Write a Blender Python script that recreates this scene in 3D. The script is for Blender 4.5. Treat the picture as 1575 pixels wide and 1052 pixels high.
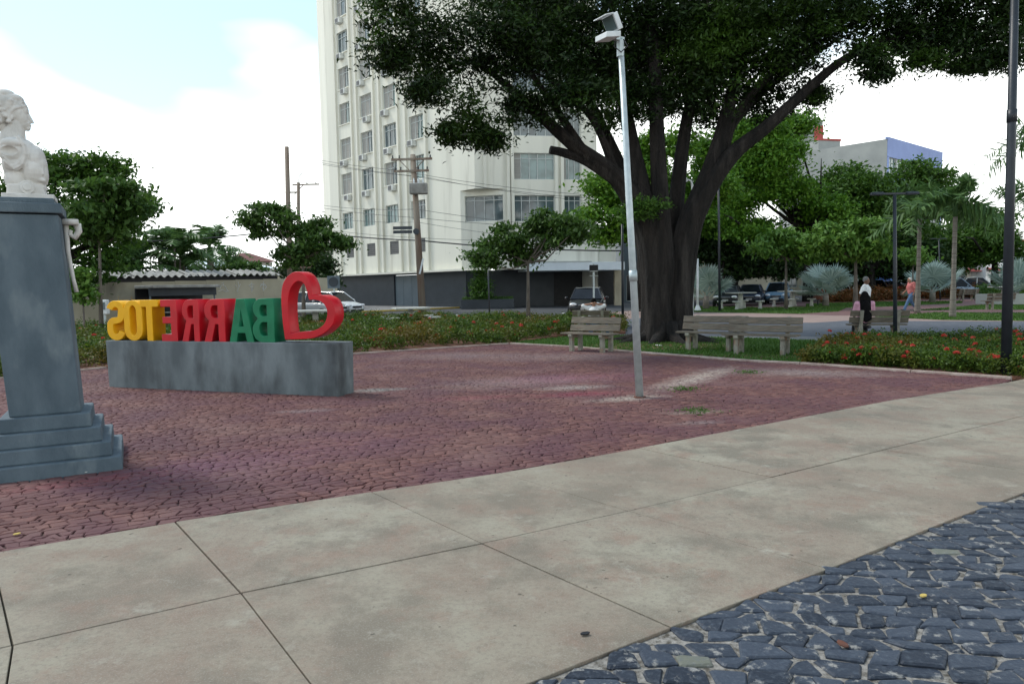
import bpy, bmesh, math, random
import numpy as np
from mathutils import Vector, Matrix
for o in list(bpy.data.objects): bpy.data.objects.remove(o)
scene = bpy.context.scene
COL = scene.collection
R = math.radians
# ------------------------------------------------------------------ camera
F, RL, CAMH = 1120.0, 0.018, 1.6
PT = math.atan(85.5 / 1120)
cp, sp, cr, sr = math.cos(PT), math.sin(PT), math.cos(RL), math.sin(RL)
right, up, fwd = Vector((1, 0, 0)), Vector((0, sp, cp)), Vector((0, cp, -sp))
r2, u2 = right * cr - up * sr, right * sr + up * cr
cam = bpy.data.cameras.new('camera'); camo = bpy.data.objects.new('camera', cam); COL.objects.link(camo)
cam.sensor_fit = 'HORIZONTAL'; cam.sensor_width = 36; cam.lens = 36 * F / 1575; cam.clip_end = 3000; cam.clip_start = 0.05
camo.matrix_world = Matrix(((r2.x, u2.x, -fwd.x, 0), (r2.y, u2.y, -fwd.y, 0), (r2.z, u2.z, -fwd.z, CAMH), (0, 0, 0, 1)))
scene.camera = camo
# ------------------------------------------------------------------ sky, sun, exposure
SUN_EL, SUN_AZ = R(52), R(-62)      # azimuth measured from +Y (view direction) to the right
world = bpy.data.worlds.new('World'); scene.world = world; world.use_nodes = True
nt = world.node_tree; nt.nodes.clear()
def N(nt, t, **kw):
    n = nt.nodes.new(t)
    for k, v in kw.items(): setattr(n, k, v)
    return n
wo = N(nt, 'ShaderNodeOutputWorld'); mixs = N(nt, 'ShaderNodeMixShader')
bg1 = N(nt, 'ShaderNodeBackground'); bg2 = N(nt, 'ShaderNodeBackground')
sky = N(nt, 'ShaderNodeTexSky'); sky.sky_type = 'NISHITA'; sky.sun_disc = False
sky.sun_elevation = SUN_EL; sky.sun_rotation = SUN_AZ; sky.air_density = 1.0; sky.dust_density = 0.3; sky.ozone_density = 1.5
bg1.inputs['Strength'].default_value = 0.12
bg2.inputs['Color'].default_value = (0.965, 1.0, 0.975, 1); bg2.inputs['Strength'].default_value = 1.12
tc = N(nt, 'ShaderNodeTexCoord'); mp = N(nt, 'ShaderNodeMapping'); mp.inputs['Location'].default_value = (5.606, 6.676, 7.157); mp.inputs['Scale'].default_value = (1.0, 1.0, 2.6); mp.inputs['Rotation'].default_value = (0, 0, R(-16))
no = N(nt, 'ShaderNodeTexNoise'); no.inputs['Scale'].default_value = 1.9; no.inputs['Detail'].default_value = 3.5; no.inputs['Roughness'].default_value = 0.55
sep = N(nt, 'ShaderNodeSeparateXYZ')
m1 = N(nt, 'ShaderNodeMath', operation='MULTIPLY_ADD'); m1.inputs[1].default_value = 1.0; m1.inputs[2].default_value = 0.075
add = N(nt, 'ShaderNodeMath', operation='SUBTRACT')
ramp = N(nt, 'ShaderNodeValToRGB'); ramp.color_ramp.elements[0].position = -0.0; ramp.color_ramp.elements[1].position = 0.17
ramp.color_ramp.elements[0].color = (0.20, 0.20, 0.20, 1); ramp.color_ramp.elements[1].color = (1, 1, 1, 1)
L = nt.links.new
L(tc.outputs['Generated'], mp.inputs[0]); L(mp.outputs[0], no.inputs['Vector']); L(tc.outputs['Generated'], sep.inputs[0])
L(sep.outputs['Z'], m1.inputs[0]); L(no.outputs['Fac'], add.inputs[0]); L(m1.outputs[0], add.inputs[1]); L(add.outputs[0], ramp.inputs[0])
tint = N(nt, 'ShaderNodeMix', data_type='RGBA', blend_type='MULTIPLY'); tint.inputs[0].default_value = 1; tint.inputs[7].default_value = (.85, 1.08, 1.02, 1); L(sky.outputs[0], tint.inputs[6]); L(tint.outputs[2], bg1.inputs['Color']); L(ramp.outputs[0], mixs.inputs[0]); L(bg1.outputs[0], mixs.inputs[1]); L(bg2.outputs[0], mixs.inputs[2]); L(mixs.outputs[0], wo.inputs['Surface'])
sun = bpy.data.lights.new('sun', 'SUN'); suno = bpy.data.objects.new('sun', sun); COL.objects.link(suno)
sun.energy = 1.5; sun.angle = R(12); sun.color = (1.0, 0.95, 0.87)
sd = Vector((math.sin(SUN_AZ) * math.cos(SUN_EL), math.cos(SUN_AZ) * math.cos(SUN_EL), math.sin(SUN_EL)))
suno.rotation_euler = (-sd).to_track_quat('-Z', 'Y').to_euler()
vs = scene.view_settings; vs.view_transform = 'Standard'; vs.look = 'None'; vs.exposure = 0.84; vs.gamma = 1.0; vs.use_curve_mapping = False
scene.render.engine = 'CYCLES'; scene.render.resolution_x = 1024; scene.render.resolution_y = 683
# ------------------------------------------------------------------ photo measurements -> world points
def ray(px, py):
    a2, b2 = (px - 787.5) / F, (py - 526) / F
    a, b = a2 * cr - b2 * sr, a2 * sr + b2 * cr
    return Vector((a, cp - b * sp, -sp - b * cp))
def G(px, py, z=0.0):
    d = ray(px, py); return Vector((0, 0, CAMH)) + d * ((z - CAMH) / d.z)
def P(px, py, Y):
    d = ray(px, py); return Vector((0, 0, CAMH)) + d * (Y / d.y)
def PXM(Y): return F / Y
# ------------------------------------------------------------------ helpers
def fin(o, label=None, cat=None, group=None, kind=None):
    if label: o['label'] = label
    if cat: o['category'] = cat
    if group: o['group'] = group
    if kind: o['kind'] = kind
    return o
def thing(name, label, cat, loc=(0, 0, 0), rotz=0.0, group=None):
    o = bpy.data.objects.new(name, None); COL.objects.link(o); o.empty_display_size = 0.1
    o.location = loc; o.rotation_euler = (0, 0, rotz)
    return fin(o, label, cat, group)
def copy_tree(o, parent=None):
    c = o.copy(); COL.objects.link(c); c.parent = parent
    for ch in list(o.children): copy_tree(ch, c)
    return c
def link(name, me, m, parent=None, smooth=False):
    o = bpy.data.objects.new(name, me); COL.objects.link(o)
    if m is not None and len(me.materials) == 0: me.materials.append(m)
    if parent is not None: o.parent = parent
    if smooth: me.polygons.foreach_set('use_smooth', [True] * len(me.polygons))
    return o
class MB:
    def __init__(s): s.v, s.f = [], []
    def poly(s, pts):
        i = len(s.v); s.v += [tuple(p) for p in pts]; s.f.append(tuple(range(i, i + len(pts)))); return s
    def obox(s, o, ex, ey, ez):
        o, ex, ey, ez = Vector(o), Vector(ex), Vector(ey), Vector(ez)
        if ex.cross(ey).dot(ez) < 0: o = o + ex; ex = -ex
        i = len(s.v)
        for k in range(8):
            p = o + (ex if k & 1 else ex * 0) + (ey if k & 2 else ey * 0) + (ez if k & 4 else ez * 0); s.v.append(tuple(p))
        for q in ((0, 2, 3, 1), (4, 5, 7, 6), (0, 1, 5, 4), (2, 6, 7, 3), (0, 4, 6, 2), (1, 3, 7, 5)): s.f.append(tuple(i + a for a in q))
        return s
    def box(s, c, d, rz=0.0, M=None):
        e = [Vector((d[0], 0, 0)), Vector((0, d[1], 0)), Vector((0, 0, d[2]))]
        if M is None: M = Matrix.Rotation(rz, 3, 'Z')
        e = [M @ q for q in e]
        return s.obox(Vector(c) - (e[0] + e[1] + e[2]) / 2, *e)
    def taper(s, c, b, t, h, rz=0.0):
        M = Matrix.Rotation(rz, 3, 'Z'); i = len(s.v); c = Vector(c)
        for (w, d), z in ((b, 0), (t, h)):
            for sx, sy in ((-1, -1), (1, -1), (1, 1), (-1, 1)): s.v.append(tuple(c + M @ Vector((sx * w / 2, sy * d / 2, z))))
        s.f += [(i + 3, i + 2, i + 1, i), (i + 4, i + 5, i + 6, i + 7)] + [(i + k, i + (k + 1) % 4, i + 4 + (k + 1) % 4, i + 4 + k) for k in range(4)]
        return s
    def tube(s, pts, rad, n=8, cap=True, lob=None):
        pts = [Vector(p) for p in pts]; m = len(pts)
        if not hasattr(rad, '__len__'): rad = [rad] * m
        t0 = (pts[1] - pts[0]).normalized(); a = t0.orthogonal().normalized(); base = len(s.v)
        for k in range(m):
            t = (pts[min(k + 1, m - 1)] - pts[max(k - 1, 0)]).normalized()
            a = (a - t * a.dot(t)).normalized(); b = t.cross(a)
            for j in range(n):
                th = 2 * math.pi * j / n; rr = rad[k] * (lob(k, th) if lob else 1)
                s.v.append(tuple(pts[k] + (a * math.cos(th) + b * math.sin(th)) * rr))
        for k in range(m - 1):
            for j in range(n):
                p, q = base + k * n + j, base + k * n + (j + 1) % n; s.f.append((p, q, q + n, p + n))
        if cap:
            s.f.append(tuple(base + j for j in reversed(range(n)))); s.f.append(tuple(base + (m - 1) * n + j for j in range(n)))
        return s
    def lathe(s, prof, n=16, c=(0, 0, 0)):
        base = len(s.v); m = len(prof)
        for r, z in prof:
            for j in range(n): th = 2 * math.pi * j / n; s.v.append((c[0] + r * math.cos(th), c[1] + r * math.sin(th), c[2] + z))
        for k in range(m - 1):
            for j in range(n):
                p, q = base + k * n + j, base + k * n + (j + 1) % n; s.f.append((p, q, q + n, p + n))
        s.f.append(tuple(base + j for j in reversed(range(n)))); s.f.append(tuple(base + (m - 1) * n + j for j in range(n)))
        return s
    def prism(s, poly, z0, z1):
        i = len(s.v); n = len(poly)
        for z in (z0, z1): s.v += [(p[0], p[1], z) for p in poly]
        s.f.append(tuple(i + k for k in reversed(range(n)))); s.f.append(tuple(i + n + k for k in range(n)))
        for k in range(n): q = (k + 1) % n; s.f.append((i + k, i + q, i + n + q, i + n + k))
        return s
    def sphere(s, c, r, n=10, m=7):
        rr = r if hasattr(r, '__len__') else (r, r, r); base = len(s.v)
        s.v.append((c[0], c[1], c[2] - rr[2]))
        for k in range(1, m):
            ph = -math.pi / 2 + math.pi * k / m
            for j in range(n): th = 2 * math.pi * j / n; s.v.append((c[0] + rr[0] * math.cos(ph) * math.cos(th), c[1] + rr[1] * math.cos(ph) * math.sin(th), c[2] + rr[2] * math.sin(ph)))
        s.v.append((c[0], c[1], c[2] + rr[2])); top = len(s.v) - 1
        for j in range(n): s.f.append((base, base + 1 + (j + 1) % n, base + 1 + j))
        for k in range(m - 2):
            for j in range(n):
                p, q = base + 1 + k * n + j, base + 1 + k * n + (j + 1) % n; s.f.append((p, q, q + n, p + n))
        l = base + 1 + (m - 2) * n
        for j in range(n): s.f.append((l + j, l + (j + 1) % n, top))
        return s
    def cap(s, p, q, r0, r1, n=10):
        p, q = Vector(p), Vector(q); d = (q - p); l = max(d.length, 1e-4); t = d / l; pts, rad = [], []
        for k in range(4): a = math.pi / 2 * k / 3; pts.append(p - t * r0 * math.cos(a)); rad.append(max(r0 * math.sin(a), 1e-3))
        for k in range(4): a = math.pi / 2 * k / 3; pts.append(q + t * r1 * math.sin(a)); rad.append(max(r1 * math.cos(a), 1e-3))
        return s.tube(pts, rad, n)
    def mesh(s, name, off=(0, 0, 0)):
        me = bpy.data.meshes.new(name); o = Vector(off)
        me.from_pydata([tuple(Vector(p) - o) for p in s.v] if o.length else s.v, [], s.f); me.update(); return me
    def build(s, name, m, parent=None, smooth=False, bevel=0, world=False, segs=2):
        off = parent.location if (world and parent is not None) else (0, 0, 0)
        o = link(name, s.mesh(name, off), m, parent, smooth)
        if bevel:
            b = o.modifiers.new('bevel', 'BEVEL'); b.width = bevel; b.segments = segs; b.limit_method = 'ANGLE'; b.angle_limit = R(40)
        return o
# ------------------------------------------------------------------ materials
def base_nodes(name):
    m = bpy.data.materials.new(name); m.use_nodes = True; t = m.node_tree
    return m, t, t.nodes['Principled BSDF'], t.nodes['Material Output']
def rgba(c): return (c[0], c[1], c[2], 1)
def mixc(t, fac, a, b):
    n = N(t, 'ShaderNodeMix', data_type='RGBA')
    for sck, val in ((n.inputs[0], fac), (n.inputs[6], a), (n.inputs[7], b)):
        if hasattr(val, 'links'): t.links.new(val, sck)
        elif hasattr(val, '__len__'): sck.default_value = rgba(val)
        else: sck.default_value = val
    return n.outputs[2]
def ramp2(t, src, lo, hi):
    r = N(t, 'ShaderNodeMapRange'); r.inputs[1].default_value = lo; r.inputs[2].default_value = hi; t.links.new(src, r.inputs[0]); return r.outputs[0]
def noise(t, scale, detail=5, rough=.55, stretch=None, coord='Object', loc=(0, 0, 0)):
    tc = N(t, 'ShaderNodeTexCoord'); mp = N(t, 'ShaderNodeMapping'); n = N(t, 'ShaderNodeTexNoise')
    n.inputs['Scale'].default_value = scale; n.inputs['Detail'].default_value = detail; n.inputs['Roughness'].default_value = rough
    if stretch: mp.inputs['Scale'].default_value = stretch
    mp.inputs['Location'].default_value = loc
    if coord == 'World':
        g = N(t, 'ShaderNodeNewGeometry'); t.links.new(g.outputs['Position'], mp.inputs[0])
    else: t.links.new(tc.outputs[coord], mp.inputs[0])
    t.links.new(mp.outputs[0], n.inputs['Vector']); return n.outputs['Fac']
def islandrand(t):
    g = N(t, 'ShaderNodeNewGeometry'); oi = N(t, 'ShaderNodeObjectInfo'); a = N(t, 'ShaderNodeMath', operation='ADD'); f = N(t, 'ShaderNodeMath', operation='FRACT')
    t.links.new(g.outputs['Random Per Island'], a.inputs[0]); t.links.new(oi.outputs['Random'], a.inputs[1]); t.links.new(a.outputs[0], f.inputs[0]); return f.outputs[0]
def bumpn(t, b, src, strength, dist=.02):
    n = N(t, 'ShaderNodeBump'); n.inputs['Strength'].default_value = strength; n.inputs['Distance'].default_value = dist
    t.links.new(src, n.inputs['Height']); t.links.new(n.outputs[0], b.inputs['Normal'])
def mat(name, c1, c2=None, rough=.7, scale=4, bump=0, bscale=None, metal=0, stretch=None, lo=.35, hi=.65, spec=.4, dist=.02, coord='Object', c3=None, s3=.7, lo3=.55, hi3=.7, coat=0):
    m, t, b, o = base_nodes(name)
    if c2 is None: c2 = tuple(x * .8 for x in c1)
    n = noise(t, scale, stretch=stretch, coord=coord); col = mixc(t, ramp2(t, n, lo, hi), c1, c2)
    if c3 is not None: col = mixc(t, ramp2(t, noise(t, s3, detail=7, stretch=stretch, coord=coord, loc=(7, 3, 1)), lo3, hi3), col, c3)
    t.links.new(col, b.inputs['Base Color'])
    b.inputs['Roughness'].default_value = rough; b.inputs['Metallic'].default_value = metal; b.inputs['Specular IOR Level'].default_value = spec
    if coat: b.inputs['Coat Weight'].default_value = coat; b.inputs['Coat Roughness'].default_value = .08
    if bump: bumpn(t, b, noise(t, bscale or scale * 6, 7, .6, stretch=stretch, coord=coord), bump, dist)
    return m
def leafmat(name, c1, c2, tr=.25, c3=None):
    m, t, b, o = base_nodes(name)
    f = islandrand(t); col = mixc(t, f, c1, c2)
    if c3 is not None: col = mixc(t, ramp2(t, noise(t, .5, 3, coord='World'), .5, .68), col, c3)
    t.links.new(col, b.inputs['Base Color']); b.inputs['Roughness'].default_value = .55; b.inputs['Specular IOR Level'].default_value = .3
    tl = N(t, 'ShaderNodeBsdfTranslucent'); t.links.new(col, tl.inputs['Color']); mx = N(t, 'ShaderNodeMixShader'); mx.inputs[0].default_value = tr
    t.links.new(b.outputs[0], mx.inputs[1]); t.links.new(tl.outputs[0], mx.inputs[2]); t.links.new(mx.outputs[0], o.inputs['Surface']); return m
M = {}
M['ground'] = mat('ground_earth', (.16, .12, .09), (.11, .09, .07), .95, 1.5, .3)
M['asphalt'] = mat('asphalt', (.055, .058, .062), (.04, .042, .046), .9, 3, .3, 60, c3=(.085, .085, .085))
M['paving_dark'] = mat('dark_stone_paving', (.065, .075, .095), (.095, .105, .125), .85, 3, .5, 30)
M['paving_pink'] = mat('pink_paving', (.30, .22, .19), (.24, .17, .15), .9, 1.2, .3, 30)
M['paving_red'] = mat('red_paving', (.17, .09, .085), (.13, .07, .07), .9, 1.2, .4, 25)
M['paving_grey'] = mat('grey_paving', (.22, .215, .21), (.16, .16, .16), .9, 1.5, .3, 30)
M['kerb'] = mat('kerb_concrete', (.40, .33, .29), (.27, .20, .17), .9, 4, .4)
M['kerb_yellow'] = mat('yellow_kerb_paint', (.55, .40, .08), (.38, .29, .1), .8, 2.5, .3)
M['white_line'] = mat('white_road_paint', (.6, .6, .58), (.4, .4, .39), .8, 6)
M['bench_conc'] = mat('bench_concrete', (.27, .26, .21), (.16, .155, .125), .9, 7, .5, 50, c3=(.22, .13, .08), s3=3)
M['bench_wood'] = mat('weathered_plank', (.19, .165, .125), (.085, .075, .06), .85, 5, .6, 22, stretch=(1, 14, 14), c3=(.17, .11, .075), s3=3)
M['plinth'] = mat('stained_concrete_plinth', (.185, .215, .222), (.092, .11, .117), .85, 1.6, .25, 25, stretch=(1.3, 1.3, .55), c3=(.055, .062, .065), s3=1.5, lo3=.5, hi3=.72)
M['pedestal'] = mat('blue_grey_painted_render', (.100, .135, .158), (.062, .090, .110), .75, 3.2, .35, 40, stretch=(1.5, 1.5, .6), c3=(.15, .185, .20), s3=2.2, lo3=.54, hi3=.68)
M['bust'] = mat('white_weathered_plaster', (.66, .64, .60), (.52, .50, .46), .8, 5, .25, 30, c3=(.36, .34, .30), s3=4, lo3=.58, hi3=.75)
M['yellow'] = mat('yellow_letter_paint', (.82, .43, .006), (.72, .36, .005), .5, 3, .05, spec=.25)
M['red'] = mat('red_letter_paint', (.56, .008, .018), (.45, .006, .014), .38, 3, .05, spec=.3)
M['green'] = mat('green_letter_paint', (.012, .19, .085), (.008, .14, .062), .5, 3, .05, spec=.25)
M['galv'] = mat('galvanised_steel', (.50, .56, .57), (.38, .44, .45), .45, 9, .1, metal=.35)
M['white_metal'] = mat('white_painted_metal', (.68, .71, .71), (.55, .58, .58), .5, 5)
M['black_metal'] = mat('black_painted_post', (.014, .018, .024), (.02, .026, .034), .45, 5, .1)
M['wire'] = mat('black_cable', (.02, .02, .022), (.03, .03, .032), .6)
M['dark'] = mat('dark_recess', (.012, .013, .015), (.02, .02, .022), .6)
M['bark_dark'] = mat('dark_furrowed_bark', (.032, .026, .022), (.009, .008, .007), .95, 2.5, 1.0, 16, stretch=(2.2, 2.2, .35), dist=.16, c3=(.066, .057, .05), s3=2, lo3=.52, hi3=.75)
M['bark_grey'] = mat('grey_smooth_bark', (.17, .145, .12), (.085, .075, .065), .9, 6, .5, 20, stretch=(1, 1, .4))
M['bark_palm'] = mat('ringed_palm_trunk', (.24, .22, .19), (.11, .095, .08), .9, 2, .6, 12, stretch=(.3, .3, 6))
M['soil'] = mat('red_soil', (.20, .085, .05), (.12, .06, .04), .95, 3, .6)
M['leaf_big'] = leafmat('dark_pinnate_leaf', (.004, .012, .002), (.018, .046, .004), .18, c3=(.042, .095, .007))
M['leaf_mid'] = leafmat('mid_green_leaf', (.026, .075, .010), (.085, .175, .022), .32)
M['leaf_bright'] = leafmat('bright_green_leaf', (.045, .135, .010), (.135, .27, .022), .3)
M['leaf_light'] = leafmat('light_green_leaf', (.06, .15, .02), (.16, .29, .05), .3)
M['leaf_dark'] = leafmat('dark_green_leaf', (.012, .034, .008), (.03, .07, .012), .2)
M['leaf_sapling'] = leafmat('sapling_leaf', (.030, .075, .015), (.085, .165, .030), .32)
M['leaf_hedge'] = leafmat('hedge_leaf', (.022, .058, .008), (.10, .165, .016), .28, c3=(.15, .09, .016))
M['leaf_rust'] = leafmat('rust_hedge_leaf', (.075, .055, .012), (.22, .07, .02), .22)
M['leaf_palm'] = leafmat('palm_frond_leaf', (.045, .105, .032), (.11, .20, .055), .28)
M['leaf_silver'] = leafmat('silver_fan_leaf', (.20, .28, .25), (.34, .42, .38), .15)
M['flower'] = leafmat('coral_red_blossom', (.42, .035, .028), (.60, .085, .055), .2)
M['grass'] = leafmat('grass_blade', (.035, .095, .012), (.085, .17, .025), .25)
M['lawn'] = mat('lawn', (.06, .135, .022), (.10, .185, .032), .95, 1.4, .6, 60, c3=(.15, .12, .06), s3=1.0, lo3=.6, hi3=.75)
M['wall_white'] = mat('off_white_render', (.71, .695, .60), (.655, .64, .555), .85, .8, .1, 14, stretch=(1, 1, .1), c3=(.50, .485, .41), s3=1.1, lo3=.56, hi3=.74)
M['wall_dark'] = mat('dark_grey_tile', (.030, .037, .044), (.042, .05, .058), .55, 1.2, .1)
M['door_grey'] = mat('blue_grey_metal_door', (.12, .155, .175), (.10, .13, .15), .5, 1)
M['canopy'] = mat('white_canopy', (.68, .74, .78), (.60, .66, .70), .6, 1)
M['beige'] = mat('beige_stained_wall', (.48, .44, .33), (.38, .34, .25), .9, .5, .2, 10, stretch=(1, 1, .5), c3=(.18, .16, .12), s3=.4, lo3=.58, hi3=.75)
M['fibro'] = mat('grey_fibre_cement', (.38, .37, .34), (.25, .24, .22), .9, 2, .3)
M['frame'] = mat('pale_window_frame', (.50, .53, .51), (.42, .45, .43), .6, 3)
M['blind'] = mat('grey_slatted_blind', (.33, .32, .29), (.26, .25, .23), .8, 1.5, .5, 2, stretch=(.2, .2, 22))
M['ac'] = mat('white_air_conditioner', (.62, .63, .60), (.48, .49, .46), .6, 4)
M['grille'] = mat('grey_grille', (.12, .12, .12), (.16, .16, .155), .7, 4)
def glassmat(name, c, rough=.06, spec=.8):
    m, t, b, o = base_nodes(name); n = noise(t, .9, 2); t.links.new(mixc(t, ramp2(t, n, .4, .6), c, tuple(x * .55 for x in c)), b.inputs['Base Color'])
    b.inputs['Roughness'].default_value = rough; b.inputs['Specular IOR Level'].default_value = spec; return m
M['glass'] = glassmat('window_glass', (.10, .14, .15)); M['glass_teal'] = glassmat('teal_window_glass', (.16, .25, .24)); M['glass_dark'] = glassmat('dark_car_glass', (.010, .012, .016), .12, .25)
M['wood_pole'] = mat('weathered_wood_pole', (.17, .115, .085), (.26, .225, .18), .9, 1.2, .5, 12, stretch=(2, 2, .25))
M['tyre'] = mat('black_rubber', (.012, .012, .013), None, .9); M['rim'] = mat('alloy_rim', (.45, .46, .47), None, .35, metal=.8)
M['lamp_glass'] = mat('clear_headlight', (.75, .78, .8), (.6, .62, .64), .1, 8, spec=.9); M['plate'] = mat('grey_number_plate', (.45, .45, .44), None, .5)
def paint(name, c): return mat(name, c, tuple(x * .92 for x in c), .35, 2, coat=.25 if max(c) < .1 else .5, spec=.3)
M['car_black'] = paint('black_car_paint', (.008, .009, .012)); M['car_navy'] = paint('navy_car_paint', (.010, .016, .035)); M['car_blue'] = paint('pale_blue_car_paint', (.11, .20, .29)); M['car_white'] = paint('white_car_paint', (.66, .68, .68)); M['car_silver'] = paint('silver_blue_car_paint', (.28, .36, .44)); M['car_grey'] = paint('silver_grey_car_paint', (.30, .31, .31))
M['skin_dark'] = mat('brown_skin', (.13, .065, .04), (.11, .055, .034), .6); M['skin'] = mat('tan_skin', (.34, .18, .12), (.30, .16, .1), .6)
M['cloth_white'] = mat('white_cotton', (.72, .74, .74), (.6, .62, .62), .9, 9, .2); M['cloth_pink'] = mat('salmon_cotton', (.60, .20, .19), (.48, .15, .145), .9, 9, .2); M['cloth_rose'] = mat('pale_pink_cotton', (.62, .33, .42), (.5, .26, .34), .9, 9, .2)
M['cloth_black'] = mat('black_cloth', (.012, .012, .014), (.02, .02, .022), .9, 9); M['denim'] = mat('blue_denim', (.09, .17, .29), (.05, .10, .19), .9, 12, .2)
M['hair_black'] = mat('black_hair', (.003, .003, .0035), (.007, .0065, .0065), .9, 40, .2, stretch=(1, 1, .1), spec=.1); M['hair_white'] = mat('white_hair', (.6, .6, .58), (.42, .42, .4), .8, 30, .3); M['hair_grey'] = mat('grey_hair', (.16, .16, .16), (.09, .09, .09), .8, 30, .3)
M['red_brick'] = mat('red_painted_render', (.42, .085, .07), (.33, .07, .06), .85, .6); M['concrete_far'] = mat('grey_concrete_far', (.34, .35, .33), (.26, .27, .26), .9, .3); M['violet'] = mat('violet_blue_facade', (.25, .32, .56), (.22, .28, .5), .7, .4)
M['bin_wood'] = mat('brown_litter_bin', (.16, .055, .03), (.11, .04, .025), .8, 5, .3); M['roof_tile'] = mat('clay_roof', (.16, .06, .05), (.11, .045, .04), .9, 2, .5); M['table_conc'] = mat('pale_concrete_table', (.45, .46, .42), (.33, .34, .31), .9, 5, .3)
M['chalk'] = mat('white_chalk_paint', (.62, .63, .60), (.5, .5, .48), .9, 8); M['sign_blue'] = mat('blue_sign', (.03, .09, .3), None, .5); M['rust'] = mat('rusty_steel', (.14, .05, .03), (.08, .035, .025), .9, 8, .4)
# ------------------------------------------------------------------ ground, plaza, walkway
def sheet(name, pts, z, m, thick=None, parent=None):
    mb = MB()
    if thick: mb.prism([(p[0], p[1]) for p in pts], z - thick, z)
    else: mb.poly([(p[0], p[1], z) for p in pts])
    o = mb.build(name, m, parent)
    if parent is None: fin(o, kind='structure')
    return o
def ccw(pts):
    a = sum(pts[i][0] * pts[(i + 1) % len(pts)][1] - pts[(i + 1) % len(pts)][0] * pts[i][1] for i in range(len(pts)))
    return pts if a > 0 else pts[::-1]
def gp(*pix): return ccw([G(*p) for p in pix])
fin(MB().poly([(-900, -60, -.09), (900, -60, -.09), (900, 1800, -.09), (-900, 1800, -.09)]).build('ground', M['ground']), kind='structure')
Jp = [(-3.55, 2.42), (-2.31, 3.22), (-1.46, 3.75), (-.21, 4.43), (.80, 5.03), (2.10, 5.85), (3.47, 6.74), (5.90, 8.31), (8.6, 10.06), (11.4, 11.9)]
Up = [(-4.50, 3.78), (-3.26, 4.42), (-2.37, 4.97), (-1.13, 5.63), (-.12, 6.15), (1.22, 7.00), (2.62, 7.94), (5.10, 9.61), (7.55, 11.02), (10.3, 12.9)]
Lp = [(-2.65, 1.00), (-1.45, 1.80), (-.55, 2.42)] + [tuple(G(*p))[:2] for p in ((1033, 967), (1275, 877), (1470, 798), (1640, 735))] + [(6.95, 7.5), (9.6, 9.2), (12.4, 11.0)]
plaza_far = [G(-420, 640), G(-200, 606), G(0, 583), G(165, 566), G(400, 553), G(543, 545), G(675, 536), G(784, 529), G(876, 534), G(1010, 545), G(1150, 556), G(1230, 560), G(1400, 572), G(1555, 583)]
plaza_poly = ccw([Vector((p[0], p[1], 0)) for p in Up[:9]] + list(reversed(plaza_far)) + [Vector((-9, 1.5, 0))])
# stains on the plaza: world-space patches with ragged rims
def patch(t, c, r, ang, ns=4.5, amp=1.5, soft=.9):
    g = N(t, 'ShaderNodeNewGeometry'); s = N(t, 'ShaderNodeVectorMath', operation='SUBTRACT'); s.inputs[1].default_value = (c[0], c[1], 0)
    mp = N(t, 'ShaderNodeMapping', vector_type='TEXTURE'); mp.inputs['Rotation'].default_value = (0, 0, ang); mp.inputs['Scale'].default_value = (r[0], r[1], 100)
    ln = N(t, 'ShaderNodeVectorMath', operation='LENGTH'); t.links.new(g.outputs['Position'], s.inputs[0]); t.links.new(s.outputs[0], mp.inputs[0]); t.links.new(mp.outputs[0], ln.inputs[0])
    n = noise(t, ns, 7, .65, coord='World', loc=(c[0], c[1], 0)); a = N(t, 'ShaderNodeMath', operation='MULTIPLY_ADD'); a.inputs[1].default_value = amp; t.links.new(n, a.inputs[0]); t.links.new(ln.outputs['Value'], a.inputs[2])
    q = N(t, 'ShaderNodeMapRange'); q.inputs[1].default_value = 1 + amp * .5; q.inputs[2].default_value = 1 + amp * .5 - soft; q.inputs[3].default_value = 0; q.inputs[4].default_value = 1; t.links.new(a.outputs[0], q.inputs[0]); return amul(t, q.outputs[0], ramp2(t, noise(t, 16, 8, .75, coord='World'), .36, .58))
def amul(t, s, k):
    n = N(t, 'ShaderNodeMath', operation='MULTIPLY'); t.links.new(s, n.inputs[0])
    if hasattr(k, 'links'): t.links.new(k, n.inputs[1])
    else: n.inputs[1].default_value = k
    return n.outputs[0]
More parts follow.
